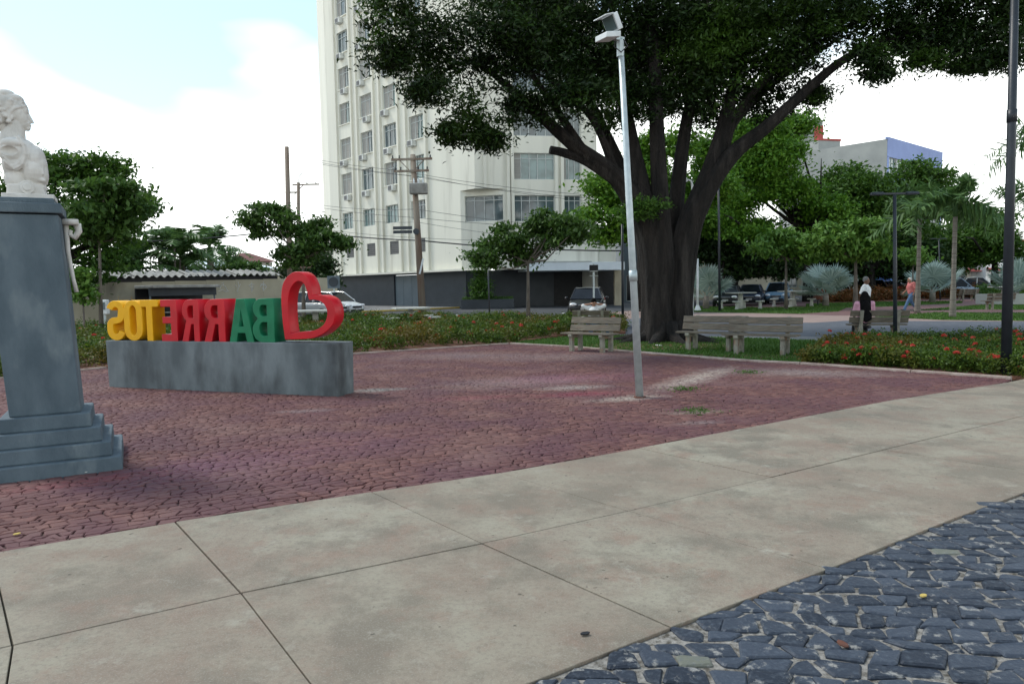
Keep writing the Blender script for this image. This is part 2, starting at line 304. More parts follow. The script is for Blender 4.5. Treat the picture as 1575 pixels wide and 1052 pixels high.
def redstone(name, stone):
    m, t, b, o = base_nodes(name)
    if stone:
        f = islandrand(t); col = mixc(t, f, (.094, .036, .034), (.170, .078, .066))
        col = mixc(t, ramp2(t, noise(t, 1.1, 5, coord='World'), .42, .62), col, (.104, .043, .050))
        col = mixc(t, amul(t, ramp2(t, noise(t, 22, 4, coord='World'), .45, .7), .5), col, (.085, .045, .045))
    else: col = mixc(t, ramp2(t, noise(t, 14, 6, coord='World'), .4, .62), (.036, .018, .016), (.085, .046, .040))
    col = mixc(t, amul(t, ramp2(t, noise(t, .9, 8, coord='World', loc=(3, 9, 0)), .52, .68), .4), col, (.20, .115, .10))
    A = G(985, 612); B = G(1130, 565); dd = (B - A)
    for c, r, an, k, cc in ((A + Vector((-.15, -.02, 0)), (.75, .28), .4, .9, (.42, .37, .31)), ((A + B) * .5 + Vector((.1, .3, 0)), (dd.length * .55, .42), math.atan2(dd.y, dd.x), .85, (.44, .39, .33)), (B + Vector((.9, -1.0, 0)), (1.9, .8), -.3, .5, (.40, .36, .32)),
                            (G(885, 596), (.75, .35), .2, .75, (.38, .35, .32)), (G(800, 588), (1.9, .9), .3, .38, (.36, .31, .29)), (G(1070, 634), (.5, .16), .2, .6, (.38, .34, .27)), (G(1078, 650), (.35, .14), .2, .45, (.33, .30, .28)), (G(470, 632), (.5, .2), .2, .5, (.3, .27, .27)), (G(880, 548), (3.0, 1.3), .1, .4, (.34, .29, .27)), (G(700, 547), (2.2, 1.2), .1, .4, (.30, .26, .25)),
                            (G(895, 606), (.9, .33), .2, .75, (.23, .035, .055)), (G(870, 582), (1.6, .8), .2, .55, (.23, .075, .125)), (G(730, 612), (1.0, .3), .2, .4, (.23, .05, .07)), (G(290, 725), (1.3, .8), .5, .45, (.14, .052, .10)), (G(480, 690), (1.8, .9), .5, .35, (.155, .06, .095)), (G(120, 742), (.9, .22), .5, .65, (.21, .05, .05)), (G(580, 600), (.62, .3), .2, .9, (.25, .27, .25)), (G(1040, 545), (2.6, .5), -.3, .5, (.26, .10, .07))):
        col = mixc(t, amul(t, patch(t, c, r, an), k), col, cc)
    t.links.new(col, b.inputs['Base Color']); b.inputs['Roughness'].default_value = .8; b.inputs['Specular IOR Level'].default_value = .3
    bumpn(t, b, noise(t, 60, 6, coord='World'), .45, .01); return m
M['redstone'] = redstone('red_cobble_stone', True); M['redgrout'] = redstone('red_plaza_grout', False)
def bluestone(name, stone):
    m, t, b, o = base_nodes(name)
    if stone:
        f = islandrand(t); col = mixc(t, f, (.012, .018, .030), (.044, .056, .078))
        w = N(t, 'ShaderNodeMath', operation='GREATER_THAN'); w.inputs[1].default_value = .985; t.links.new(f, w.inputs[0]); col = mixc(t, w.outputs[0], col, (.135, .14, .11))
        col = mixc(t, ramp2(t, noise(t, 9, 7, .7, coord='World'), .575, .65), col, (.26, .25, .23))
        col = mixc(t, amul(t, ramp2(t, noise(t, 40, 5, coord='World'), .5, .75), .5), col, (.10, .12, .145))
    else: col = mixc(t, ramp2(t, noise(t, 30, 7, .7, coord='World'), .36, .6), (.07, .06, .045), (.30, .28, .25))
    t.links.new(col, b.inputs['Base Color']); b.inputs['Roughness'].default_value = .6 if stone else .95; b.inputs['Specular IOR Level'].default_value = .35
    bumpn(t, b, noise(t, 45 if stone else 120, 6, coord='World'), .5, .012); return m
M['bluestone'] = bluestone('blue_basalt_stone', True); M['bluegrout'] = bluestone('pale_grit_joint', False)
m, t, b, o = base_nodes('stained_walkway_concrete')
col = mixc(t, ramp2(t, noise(t, .9, 8, .7, coord='World'), .40, .60), (.285, .262, .200), (.212, .165, .126))
col = mixc(t, amul(t, ramp2(t, noise(t, 1.3, 8, .7, coord='World', loc=(5, 2, 0)), .48, .60), .75), col, (.135, .120, .092))
col = mixc(t, amul(t, ramp2(t, noise(t, 2.6, 8, .7, coord='World', loc=(1, 12, 0)), .52, .64), .55), col, (.225, .142, .105))
col = mixc(t, amul(t, ramp2(t, noise(t, 3.2, 9, .75, coord='World', loc=(8, 4, 0)), .57, .68), .7), col, (.345, .33, .27))
col = mixc(t, amul(t, ramp2(t, noise(t, 38, 6, .75, coord='World'), .48, .64), .45), col, (.12, .10, .08))
col = mixc(t, amul(t, ramp2(t, noise(t, 120, 3, .6, coord='World', loc=(4, 4, 0)), .52, .7), .5), col, (.34, .32, .27))
col = mixc(t, amul(t, N(t, 'ShaderNodeObjectInfo').outputs['Random'], .30), col, (.205, .165, .125))
spk = ramp2(t, noise(t, 17, 3, .5, coord='World', loc=(2, 2, 2)), .70, .73); col = mixc(t, amul(t, spk, .7), col, (.06, .05, .04))
t.links.new(col, b.inputs['Base Color']); b.inputs['Roughness'].default_value = .85; b.inputs['Specular IOR Level'].default_value = .3; bumpn(t, b, noise(t, 90, 6, coord='World'), .25, .006); M['walk'] = m
M['joint'] = mat('dark_joint_soil', (.035, .04, .03), (.06, .055, .04), .95, 12, .4, coord='World')

wk = sheet('walkway', ccw([Vector((p[0], p[1], 0)) for p in Up] + [Vector((p[0], p[1], 0)) for p in reversed(Lp)]), -.022, M['joint'])
def shrink(q, g):
    c = sum((Vector(p) for p in q), Vector((0, 0))) / 4; out = []
    for i in range(4):
        p, a, bb = Vector(q[i]), Vector(q[i - 1]), Vector(q[(i + 1) % 4]); d1, d2 = (a - p).normalized(), (bb - p).normalized(); out.append(p + (d1 + d2) * g)
    return out
rng = random.Random(4)
for i in range(9):
    for (A, B) in ((Jp, Up), (Lp, Jp)):
        q = shrink([A[i], A[i + 1], B[i + 1], B[i]], .004); q = [Vector((p.x + rng.uniform(-.002, .002), p.y, 0)) for p in q]
        MB().prism([(p.x, p.y) for p in ccw(q)], -.08, .008 + rng.uniform(-.002, .002)).build('slab', M['walk'], wk, bevel=.004)
sheet('plaza_bed', plaza_poly, -.015, M['redgrout'])
cob_poly = ccw([Vector((p[0], p[1], 0)) for p in Lp] + [Vector((12.4, -1, 0)), Vector((-2.65, -1, 0))])
sheet('cobble_bed', cob_poly, -.0085, M['bluegrout'])
def inpoly(x, y, poly):
    r = np.zeros(len(x), bool); n = len(poly)
    for i in range(n):
        x1, y1, x2, y2 = poly[i][0], poly[i][1], poly[(i + 1) % n][0], poly[(i + 1) % n][1]
        c = ((y1 > y) != (y2 > y)) & (x < (x2 - x1) * (y - y1) / (y2 - y1 + 1e-12) + x1); r ^= c
    return r
def project(p):
    d = p - np.array([0, 0, CAMH]); a = d @ np.array(r2); bb = d @ np.array(u2); z = d @ np.array(fwd); return 787.5 + F * a / z, 526 - F * bb / z, z
def stones(bed, name, poly, ang, su, sv, gap, bev, zt, zj, m, seed, wav, ymin, ymax, xmin, xmax, keep=None, jit=.18):
    rg = np.random.default_rng(seed); ca, sa = math.cos(ang), math.sin(ang); cs = []
    cor = np.array([[x, y] for x in (xmin, xmax) for y in (ymin, ymax)]); U = cor @ np.array([ca, sa]); V = cor @ np.array([-sa, ca])
    def wv(u, j): return wav * (np.sin(u * .9 + .3) + .5 * np.sin(u * 2.1 + j * .05)) + sv * .16 * np.sin(u * 7.3 + j * 2.7)
    for j in range(int(V.min() / sv) - 1, int(V.max() / sv) + 2):
        n = int((U.max() - U.min()) / su) + 2; w = su * rg.uniform(.62, 1.42, n); u = U.min() + np.cumsum(w) + rg.uniform(0, su); k1 = rg.uniform(-jit, jit, n) * su; v0, v1 = j * sv, (j + 1) * sv
        ub, ut = u + k1, u - k1
        q = np.stack([np.stack([ub[:-1], v0 + wv(ub[:-1], j)], 1), np.stack([ub[1:], v0 + wv(ub[1:], j)], 1), np.stack([ut[1:], v1 + wv(ut[1:], j + 1)], 1), np.stack([ut[:-1], v1 + wv(ut[:-1], j + 1)], 1)], 1); cs.append(q)
    q = np.concatenate(cs); c = q.mean(1); x, y = c[:, 0] * ca - c[:, 1] * sa, c[:, 0] * sa + c[:, 1] * ca
    ok = inpoly(x, y, poly) & (y > ymin) & (y < ymax) & (x > xmin) & (x < xmax)
    if keep is not None: ok &= keep(x, y)
    q, c = q[ok], c[ok][:, None, :]; n = len(q); q = q + rg.uniform(-1, 1, q.shape) * sv * .13
    cut = rg.uniform(.03, .15, (n, 4, 1)); nx_, pv_ = np.roll(q, -1, 1), np.roll(q, 1, 1); q = np.stack([q + (pv_ - q) * cut, q + (nx_ - q) * cut * rg.uniform(.7, 1.3, (n, 4, 1))], 2).reshape(n, 8, 2)
    def ins(g): d = c - q; l = np.linalg.norm(d, axis=2, keepdims=True); return q + d / l * np.minimum(g, l * .45)
    z = rg.uniform(-zj, zj, n)[:, None] + rg.uniform(-zj, zj, (n, 8)) * .5
    rings = [(ins(gap), np.full((n, 8), -.05)), (ins(gap), zt + z - bev * .8), (ins(gap + bev), zt + z)]
    V3 = np.concatenate([np.stack([r[..., 0] * ca - r[..., 1] * sa, r[..., 0] * sa + r[..., 1] * ca, zz], 2) for r, zz in rings], 1)  # n,24,3
    fl = [(k, (k + 1) % 8, 8 + (k + 1) % 8, 8 + k) for k in range(8)] + [(8 + k, 8 + (k + 1) % 8, 16 + (k + 1) % 8, 16 + k) for k in range(8)] + [(16, 17, 18, 19), (16, 19, 20, 23), (20, 21, 22, 23)]
    ctr = V3[:, 16:, :].mean(1); px, py, d = project(ctr); vis = (px > -10) & (px < 1585) & (py > 0) & (py < 1060) & (d > 0)
    sc = np.where(vis, -d, -1e3); order = np.argsort(-sc); single = order[:300]; rest = order[300:]
    for i in single:
        me = bpy.data.meshes.new(name); me.from_pydata([tuple(p) for p in V3[i]], [], fl); link(name, me, m, bed)
    fa = (np.array(fl)[None] + (np.arange(len(rest)) * 24)[:, None, None]).reshape(-1, 4)
    o = link(name + '_field', npmesh(name + '_field', V3[rest].reshape(-1, 3), fa), m, bed); fin(o, kind='stuff'); return n
def npmesh(name, v, fa):
    me = bpy.data.meshes.new(name); k = fa.shape[1]; me.vertices.add(len(v)); me.vertices.foreach_set('co', np.ascontiguousarray(v, np.float32).ravel())
    me.loops.add(fa.size); me.loops.foreach_set('vertex_index', np.ascontiguousarray(fa, np.int32).ravel()); me.polygons.add(len(fa))
    me.polygons.foreach_set('loop_start', np.arange(0, fa.size, k, dtype=np.int32)); me.polygons.foreach_set('loop_total', np.full(len(fa), k, np.int32)); me.update(calc_edges=True); return me
pb, cb = bpy.data.objects['plaza_bed'], bpy.data.objects['cobble_bed']
mon_c = Vector((-4.37, 6.79, 0))
n1 = stones(pb, 'red_cobble', plaza_poly, .50, .102, .086, .0035, .008, .001, .003, M['redstone'], 3, .05, 2.5, 21, -13, 9, jit=.3)
n2 = stones(cb, 'basalt_cobble', cob_poly, -.12, .148, .118, .009, .011, .004, .006, M['bluestone'], 5, .035, 1.2, 9.5, -.6, 9, jit=.26)
print('stones', n1, n2)
# kerb line between plaza and planting
kb = MB(); kp = [Vector((p.x, p.y, 0)) for p in plaza_far[7:]]
def strip(mb, pts, w, z0, z1):
    for a, bb in zip(pts[:-1], pts[1:]):
        d = (bb - a).normalized(); nn = Vector((-d.y, d.x, 0)); l = (bb - a).length
        for k in range(max(1, int(l / 1.0))):
            m = max(1, int(l / 1.0)); p = a + d * (l * k / m + .006); mb.obox(p + Vector((0, 0, z0)), d * (l / m - .012), nn * w, Vector((0, 0, z1 - z0)))
strip(kb, kp, .09, -.05, .035); fin(kb.build('kerb_edge', M['kerb'], bevel=.008), kind='structure')
kb = MB(); strip(kb, [Vector((p.x, p.y, 0)) for p in plaza_far[:8]], .09, -.05, .03); fin(kb.build('kerb_edge', M['kerb'], bevel=.008), kind='structure')
# paths, lawns and street beyond
sheet('street', gp((-900, 560), (-300, 536), (200, 508), (560, 494), (760, 490), (905, 486), (1100, 474), (1700, 458), (2600, 446), (2400, 441), (1700, 445), (1250, 452), (1000, 458), (870, 466.5), (590, 478.5), (300, 488), (-300, 505), (-900, 522)), -.06, M['asphalt'])
sheet('far_pavement', [Vector(p) for p in ((-60, 44, 0), (-25, 41, 0), (-9.2, 53.2, 0), (5, 66.9, 0), (30, 85, 0), (120, 130, 0), (120, 200, 0), (-60, 200, 0))], .04, M['paving_grey'], .13)
sheet('pink_path', gp((700, 510), (700, 489), (870, 485), (980, 476), (1110, 473), (1900, 466), (2300, 500), (1700, 500), (1290, 500), (960, 505)), -.045, M['paving_pink'])
sheet('red_path', gp((1000, 474), (1110, 467), (1300, 462), (1900, 452), (2300, 468), (1700, 487), (1290, 484), (1060, 478)), -.040, M['paving_red'])
sheet('dark_path', gp((870, 520), (870, 497), (985, 488), (1125, 494), (1250, 495), (1300, 492), (1900, 494), (2300, 515), (1900, 530), (1290, 517), (1150, 513), (1000, 520)), -.036, M['paving_dark'])
sheet('grey_path', gp((960, 545), (1000, 518), (1150, 513), (1290, 517), (1900, 530), (2000, 570), (1560, 565), (1290, 540)), -.041, M['paving_grey'])
def grassy(name, poly, z, nblade, seed, h=.05, sheetm='lawn'):
    o = sheet(name, poly, z, M[sheetm]); xs = np.array([p[0] for p in poly]); ys = np.array([p[1] for p in poly]); rg = np.random.default_rng(seed)
    x, y = rg.uniform(xs.min(), xs.max(), nblade * 3), rg.uniform(ys.min(), ys.max(), nblade * 3); k = inpoly(x, y, poly); x, y = x[k][:nblade], y[k][:nblade]; n = len(x)
    th = rg.uniform(0, 6.28, n); hh = h * rg.uniform(.5, 1.3, n); w = .012 + .004 * np.sqrt(x * x + y * y) / 10
    c = np.stack([x, y, np.full(n, z)], 1); s = np.stack([np.cos(th) * w, np.sin(th) * w, 0 * w], 1); tip = np.stack([-np.sin(th) * hh * .5, np.cos(th) * hh * .5, hh], 1)
    v = np.stack([c - s, c + s, c + tip], 1).reshape(-1, 3); g = link('grass_blades', npmesh('grass_blades', v, np.arange(3 * n).reshape(-1, 3)), M['grass'], o); fin(g, kind='stuff')
lawn_near = gp((784, 527.5), (876, 532.5), (1010, 543.5), (1150, 554), (1230, 558), (1330, 560), (1345, 535), (1290, 526), (1180, 521), (1000, 517), (900, 515))
grassy('lawn', lawn_near, -.01, 26000, 2, .06)
grassy('lawn', gp((1066, 479), (1230, 481.5), (1290, 478), (1305, 471), (1180, 472.5), (1066, 470.5)), -.034, 9000, 3, .06)
grassy('lawn', gp((1240, 474), (1330, 472), (1480, 465.5), (1480, 462.5), (1330, 464), (1240, 467)), -.034, 9000, 4, .06)
grassy('lawn', gp((1345, 486), (1450, 490.5), (1575, 492), (1700, 494), (1700, 482), (1575, 481), (1440, 480)), -.034, 9000, 5, .06)
grassy('lawn', gp((1400, 477), (1500, 475), (1720, 476), (1720, 466), (1530, 467)), -.032, 9000, 6, .06)
soil = MB(); c = G(1025, 531); soil.prism([(c.x + 1.9 * math.cos(a) * (1 + .15 * math.sin(3 * a)), c.y + 1.35 * math.sin(a) * (1 + .1 * math.cos(5 * a))) for a in [k * .2618 for k in range(24)]], -.02, .006); fin(soil.build('bare_soil', M['soil']), kind='structure')
c = G(1128, 548); soil = MB().prism([(c.x + 1.7 * math.cos(a) * (1 + .15 * math.sin(3 * a)) , c.y - .55 * math.cos(a) + .42 * math.sin(a)) for a in [k * .2618 for k in range(24)]], -.02, .004); fin(soil.build('bare_soil', M['soil']), kind='structure')
# yellow kerb before the tower, white bay marks
yk = MB(); strip(yk, [Vector((-40, 33, 0)), Vector((-25, 40.9, 0)), Vector((-9.2, 53, 0)), Vector((5, 66.6, 0)), Vector((30, 84.5, 0))], .18, -.06, .05); fin(yk.build('yellow_kerb', M['kerb_yellow']), kind='structure')
for (a, bb) in (((866, 480), (872, 485)), ((922, 477), (945, 477)), ((700, 490), (702, 483)), ((620, 494), (640, 491))):
    p, q = G(*a), G(*bb); d = (q - p).normalized(); nn = Vector((-d.y, d.x, 0)) * .09
    fin(MB().poly([p - nn + Vector((0, 0, -.05)), q - nn + Vector((0, 0, -.05)), q + nn + Vector((0, 0, -.05)), p + nn + Vector((0, 0, -.05))]).build('road_marking', M['white_line']), kind='structure')
# small litter and leaves
def litter(px, py, L_, W_, m, label, cat, z=.012, seed=0):
    p = G(px, py); r = random.Random(seed); mb = MB(); n = 7; a0 = r.uniform(0, 3)
    mb.prism([(L_ / 2 * math.cos(k * 6.283 / n) * math.cos(a0) - W_ / 2 * math.sin(k * 6.283 / n) * math.sin(a0), L_ / 2 * math.cos(k * 6.283 / n) * math.sin(a0) + W_ / 2 * math.sin(k * 6.283 / n) * math.cos(a0)) for k in range(n)], 0, .006)
    o = mb.build('fallen_leaf' if cat == 'leaf' else 'litter', m); o.location = (p.x, p.y, z); o.rotation_euler = (r.uniform(-.12, .12), r.uniform(-.12, .12), 0); fin(o, label, cat)
litter(900, 979, .05, .022, M['dark'], 'small dark leaf lying on the walkway near the basalt cobbles', 'leaf', .014, 1)
litter(130, 728, .07, .03, M['chalk'], 'pale scrap lying against the lowest step of the grey pedestal', 'litter', .012, 2)
litter(26, 824, .045, .03, M['kerb_yellow'], 'yellow leaf on the red cobbles at the left edge', 'leaf', .012, 3)
litter(1420, 921, .05, .03, M['kerb_yellow'], 'yellow leaf on the dark basalt cobbles', 'leaf', .016, 4)
litter(1296, 996, .06, .04, M['rust'], 'rust coloured leaf scrap in a gap of the basalt cobbles', 'leaf', .016, 5)
litter(1013, 533, .22, .1, M['chalk'], 'crumpled white paper on the soil at the foot of the big tree', 'litter', .03, 6)
# ------------------------------------------------------------------ remeshed organic bodies
def blob(name, mb, m, parent=None, voxel=.012, smooth=3, fac=.5, cut=None):
    me = mb.mesh('tmp'); o = bpy.data.objects.new('tmp', me); COL.objects.link(o)
    r = o.modifiers.new('r', 'REMESH'); r.mode = 'VOXEL'; r.voxel_size = voxel
    if cut is not None:
        co = link('tmpcut', cut.mesh('tmpcut'), None); bo = o.modifiers.new('b', 'BOOLEAN'); bo.operation = 'DIFFERENCE'; bo.object = co; bo.solver = 'EXACT'; bo.use_hole_tolerant = True
    s = o.modifiers.new('s', 'SMOOTH'); s.iterations = smooth; s.factor = fac
    bpy.context.view_layer.update(); dg = bpy.context.evaluated_depsgraph_get(); me2 = bpy.data.meshes.new_from_object(o.evaluated_get(dg))
    if cut is not None: bpy.data.objects.remove(co)
    bpy.data.objects.remove(o); bpy.data.meshes.remove(me); me2.name = name; me2.materials.clear()
    return link(name, me2, m, parent, True)
# ------------------------------------------------------------------ pedestal and bust (left foreground)
E1 = Vector((.885, .465, 0)); N1 = Vector((-.465, .885, 0)); ROT1 = math.atan2(.465, .885)
ped = thing('pedestal', 'blue grey rendered pedestal on four steps carrying the white bust', 'pedestal', mon_c, ROT1)
for k, (w, z0, z1) in enumerate(((1.19, -.04, .125), (1.03, .125, .255), (.875, .255, .385), (.72, .385, .515))):
    MB().taper((0, 0, z0), (w, w), (w - .012, w - .012), z1 - z0).build('step', M['pedestal'], ped, bevel=.012)
LEAN = -.05     # lean of the shaft towards image left, metres of offset per metre of height
def lean(mb, z0=.5):
    mb.v = [(x + LEAN * (z - z0), y, z) for x, y, z in mb.v]; return mb
lean(MB().taper((0, 0, .515), (.555, .555), (.575, .575), 1.80)).build('shaft', M['pedestal'], ped, bevel=.012)
lean(MB().box((0, 0, 2.325 + .045), (.635, .635, .09))).build('cap_slab', M['pedestal'], ped, bevel=.01)
lean(MB().box((0, 0, 2.415 + .024), (.53, .53, .048))).build('cap_slab', M['pedestal'], ped, bevel=.01)
sc = MB()
sc.tube([(.315, .12, 2.27), (.305, .12, 2.0), (.32, .12, 1.75), (.335, .12, 1.62)], [.024, .02, .018, .02], 8)
sc.box((.355, .12, 2.285), (.13, .13, .05)); sc.tube([(.405, .12, 2.27), (.415, .12, 2.2), (.375, .12, 2.14), (.335, .12, 2.17), (.35, .12, 2.21)], [.035, .03, .03, .026, .02], 8)
fin(lean(sc).build('ornament_bracket', M['bust'], ped, True), label='white scrolled bracket on the right side of the shaft')
zb = 2.464; bx = LEAN * 1.95
bust = thing('stone_bust', 'white weathered bust of a woman in profile with draped shoulders', 'bust', mon_c + E1 * (bx + .065) + Vector((0, 0, zb)), ROT1)
K = .00119
def B(X, Y, y=0.0): return ((X - 200) * K, y, (925 - Y) * K)
MB().box((0, 0, .022), (.45, .40, .044)).build('base_plate', M['bust'], bust, bevel=.006)
mb = MB()
def el(X, Y, rx, rz, ry, y=0.0, n=18, m=12): mb.sphere(B(X, Y, y), (rx * K, ry * K, rz * K), n, m)
def cpn(a, b_, r0, r1, y0=0.0, y1=0.0): mb.cap(B(a[0], a[1], y0), B(b_[0], b_[1], y1), r0 * K, r1 * K, 12)
# socle, torso, shoulders
mb.taper((B(180, 0)[0], 0, .03), (.335, .28), (.31, .27), .10); el(180, 820, 150, 70, 120)
el(235, 690, 112, 140, 150); el(262, 640, 82, 110, 130); el(290, 720, 58, 90, 110); el(250, 600, 85, 120, 140); el(150, 560, 140, 130, 150); el(100, 640, 90, 130, 130); el(115, 760, 95, 110, 120)
for s in (-1, 1):
    el(95, 560, 92, 96, 66, s * .13); el(105, 645, 84, 62, 62, s * .115); el(105, 495, 82, 46, 66, s * .14)
    path = [(12, 520), (60, 500), (125, 508), (172, 545), (186, 600), (160, 645), (110, 628), (60, 590), (12, 520)]
    for p, q in zip(path[:-1], path[1:]): cpn(p, q, 15, 15, s * .165, s * .165)
    el(268, 640, 66, 70, 58, s * .075)
    # drapery folds sweeping from the shoulder clasp under the arm
    for k in range(4):
        a = k * 17
        path = [(160 - a * .3, 440 + a * .5), (196 - a * .2, 500 + a * .2), (204 - a * .4, 580), (182 - a * .6, 660 - a * .2), (120 - a * .4, 705 - a * .5), (50, 660 - a)]
        for p, q in zip(path[:-1], path[1:]): cpn(p, q, 12, 12, s * (.155 + .02 * (k % 2)), s * (.16 + .02 * (k % 2)))
    cpn((165, 455), (178, 490), 24, 20, s * .13, s * .15)
    path = [(205, 500), (262, 560), (300, 640), (312, 720)]
    for p, q in zip(path[:-1], path[1:]): cpn(p, q, 13, 13, s * .11, s * .12)
    path = [(120, 720), (190, 740), (260, 760), (315, 770)]
    for p, q in zip(path[:-1], path[1:]): cpn(p, q, 16, 16, s * .12, s * .11)
    mb.tube([B(195, 835, s * .10), B(195, 835, s * .165)], 54 * K, 18); mb.tube([B(195, 835, s * .16), B(195, 835, s * .178)], 30 * K, 14)
# neck
cpn((132, 320), (118, 470), 62, 82); cpn((95, 400), (60, 500), 70, 90); el(125, 480, 105, 50, 135)
# head: cranium, face, jaw, nose, lips, chin, brow
el(128, 235, 92, 98, 76); el(165, 265, 64, 88, 64); el(178, 320, 50, 46, 48); el(200, 215, 32, 44, 56); el(213, 352, 22, 20, 24); cpn((222, 232), (246, 292), 11, 15); el(252, 300, 13, 10, 13); el(229, 327, 14, 8, 20); el(226, 343, 13, 8, 18); el(217, 312, 22, 22, 30)
for s in (-1, 1): el(205, 245, 14, 8, 12, s * .034); el(190, 290, 28, 26, 20, s * .038); cpn((222, 226), (190, 214), 9, 8, s * .02, s * .055); el(112, 285, 12, 22, 10, s * .085)
# hair: cap, rolled locks, bun
el(85, 185, 118, 95, 92); el(65, 95, 78, 40, 66); el(20, 130, 80, 62, 74); el(120, 130, 82, 44, 76); cpn((178, 140), (214, 190), 26, 14); el(30, 270, 66, 62, 70); el(22, 345, 48, 44, 46); el(-10, 240, 70, 80, 74)
rb = random.Random(8)
for s in (-1, 1):
    for k in range(9):
        a = [(215, 180), (195, 150), (165, 135)][k % 3]; b0 = (150 - 6 * k, 205 + 5 * k); c0 = (60 + 4 * k, 240 + 7 * k)
        cpn(a, b0, 11, 13, s * .045, s * .088); cpn(b0, c0, 13, 14, s * .088, s * .078)
    for k in range(26): el(rb.uniform(-20, 135), rb.uniform(150, 325), rb.uniform(13, 24), rb.uniform(11, 20), 16, s * rb.uniform(.078, .1), 10, 8)
cut = MB()
for s in (-1, 1): cut.sphere(B(84, 560, s * .225), (76 * K, 60 * K, 40 * K), 18, 12)
blob('figure', mb, M['bust'], bust, .0055, 2, .4, cut)
bust.scale = (.89, .93, .95)
# ------------------------------------------------------------------ letter sign
A0, A1 = G(168, 595), G(520, 610); d = (A1 - A0); LS = d.length; EX = d / LS; EN = Vector((-EX.y, EX.x, 0)); BD, BH = .43, .80
sign = thing('letter_sign', 'large coloured letters and red heart seen from behind on a grey concrete plinth', 'sign', A0, math.atan2(EX.y, EX.x))
m_ = MB()
for k in range(1): m_.taper((LS / 2, BD / 2, -.03), (LS, BD), (LS + .02, BD + .02), BH + .03)
fin(m_.build('plinth', M['plinth'], sign, bevel=.01), label='stained grey concrete plinth under the letters')
INS = .03
def PL(px, py):
    o = A0 + EN * INS; r = ray(px, py); c0 = Vector((0, 0, CAMH)); t = (o - c0).dot(EN) / r.dot(EN); p = c0 + r * t; return ((p - A0).dot(EX), p.z)
def solid(name, loops, depth, m, parent, y0, bev=.008, label=None):
    cu = bpy.data.curves.new(name, 'CURVE'); cu.dimensions = '2D'; cu.fill_mode = 'BOTH'; cu.extrude = depth / 2 - bev; cu.bevel_depth = bev; cu.bevel_resolution = 1; cu.offset = -bev
    for lp in loops:
        s = cu.splines.new('POLY'); s.points.add(len(lp) - 1); s.use_cyclic_u = True
        for p, q in zip(s.points, lp): p.co = (q[0], q[1], 0, 1)
    o = bpy.data.objects.new('tmp', cu); COL.objects.link(o); bpy.context.view_layer.update()
    me = bpy.data.meshes.new_from_object(o.evaluated_get(bpy.context.evaluated_depsgraph_get())); bpy.data.objects.remove(o)
    me.transform(Matrix.Translation((0, y0 + depth / 2, 0)) @ Matrix.Rotation(math.pi / 2, 4, 'X')); me.materials.clear(); me.name = name
    ob = link(name, me, m, parent); 
    if label: ob['label'] = label
    return ob
def arc(cx, cy, rx, ry, a0, a1, n=10): return [(cx + rx * math.cos(R(a0 + (a1 - a0) * k / n)), cy + ry * math.sin(R(a0 + (a1 - a0) * k / n))) for k in range(n + 1)]
def stroke(pts, w):
    l, r = [], []
    for k, p in enumerate(pts):
        a, b_ = pts[max(k - 1, 0)], pts[min(k + 1, len(pts) - 1)]; dx, dy = b_[0] - a[0], b_[1] - a[1]; q = math.hypot(dx, dy); l.append((p[0] - dy / q * w / 2, p[1] + dx / q * w / 2)); r.append((p[0] + dy / q * w / 2, p[1] - dx / q * w / 2))
    return l + r[::-1]
# letter outlines in a unit-high box; x runs in reading direction
def LET(ch):
    s = .17
    if ch == 'O': return [arc(.24, .72, .24, .28, 0, 180) + arc(.24, .28, .24, .28, 180, 360), arc(.24, .70, .085, .17, 0, 180) + arc(.24, .30, .085, .17, 180, 360)], .48
    if ch == 'S': return [stroke(arc(.25, .735, .165, .18, 15, 180, 10) + arc(.26, .62, .17, .12, 195, 250, 4) + arc(.24, .38, .17, .13, 60, 5, 5)[0:] + arc(.25, .27, .165, .185, 0, -165, 10), .165)], .5
    if ch == 'T': return [[(0, 1), (0, .83), (.165, .83), (.165, 0), (.335, 0), (.335, .83), (.5, .83), (.5, 1)]], .5
    if ch == 'E': return [[(0, 0), (0, 1), (.44, 1), (.44, .83), (.175, .83), (.175, .59), (.40, .59), (.40, .43), (.175, .43), (.175, .17), (.44, .17), (.44, 0)]], .44
    if ch == 'R': return [[(0, 0), (0, 1), (.27, 1)] + arc(.27, .73, .22, .27, 90, -60, 10) + [(.52, 0), (.335, 0), (.235, .41), (.17, .41), (.17, 0)], [(.17, .56), (.17, .85), (.26, .85)] + arc(.26, .705, .075, .145, 90, -90, 6)], .52
    if ch == 'A': return [[(0, 0), (.20, 1), (.40, 1), (.60, 0), (.425, 0), (.385, .21), (.215, .21), (.175, 0)], [(.24, .36), (.36, .36), (.30, .74)]], .60
    if ch == 'B': return [[(0, 0), (0, 1), (.29, 1)] + arc(.29, .765, .20, .235, 90, -62, 8) + arc(.29, .275, .225, .275, 62, -90, 9) + [(.0, 0)][:0], [(.17, .60), (.17, .85), (.27, .85)] + arc(.27, .725, .065, .125, 90, -90, 6), [(.17, .15), (.17, .46), (.27, .46)] + arc(.27, .305, .085, .155, 90, -90, 6)], .515
LD = .27; LH = .685
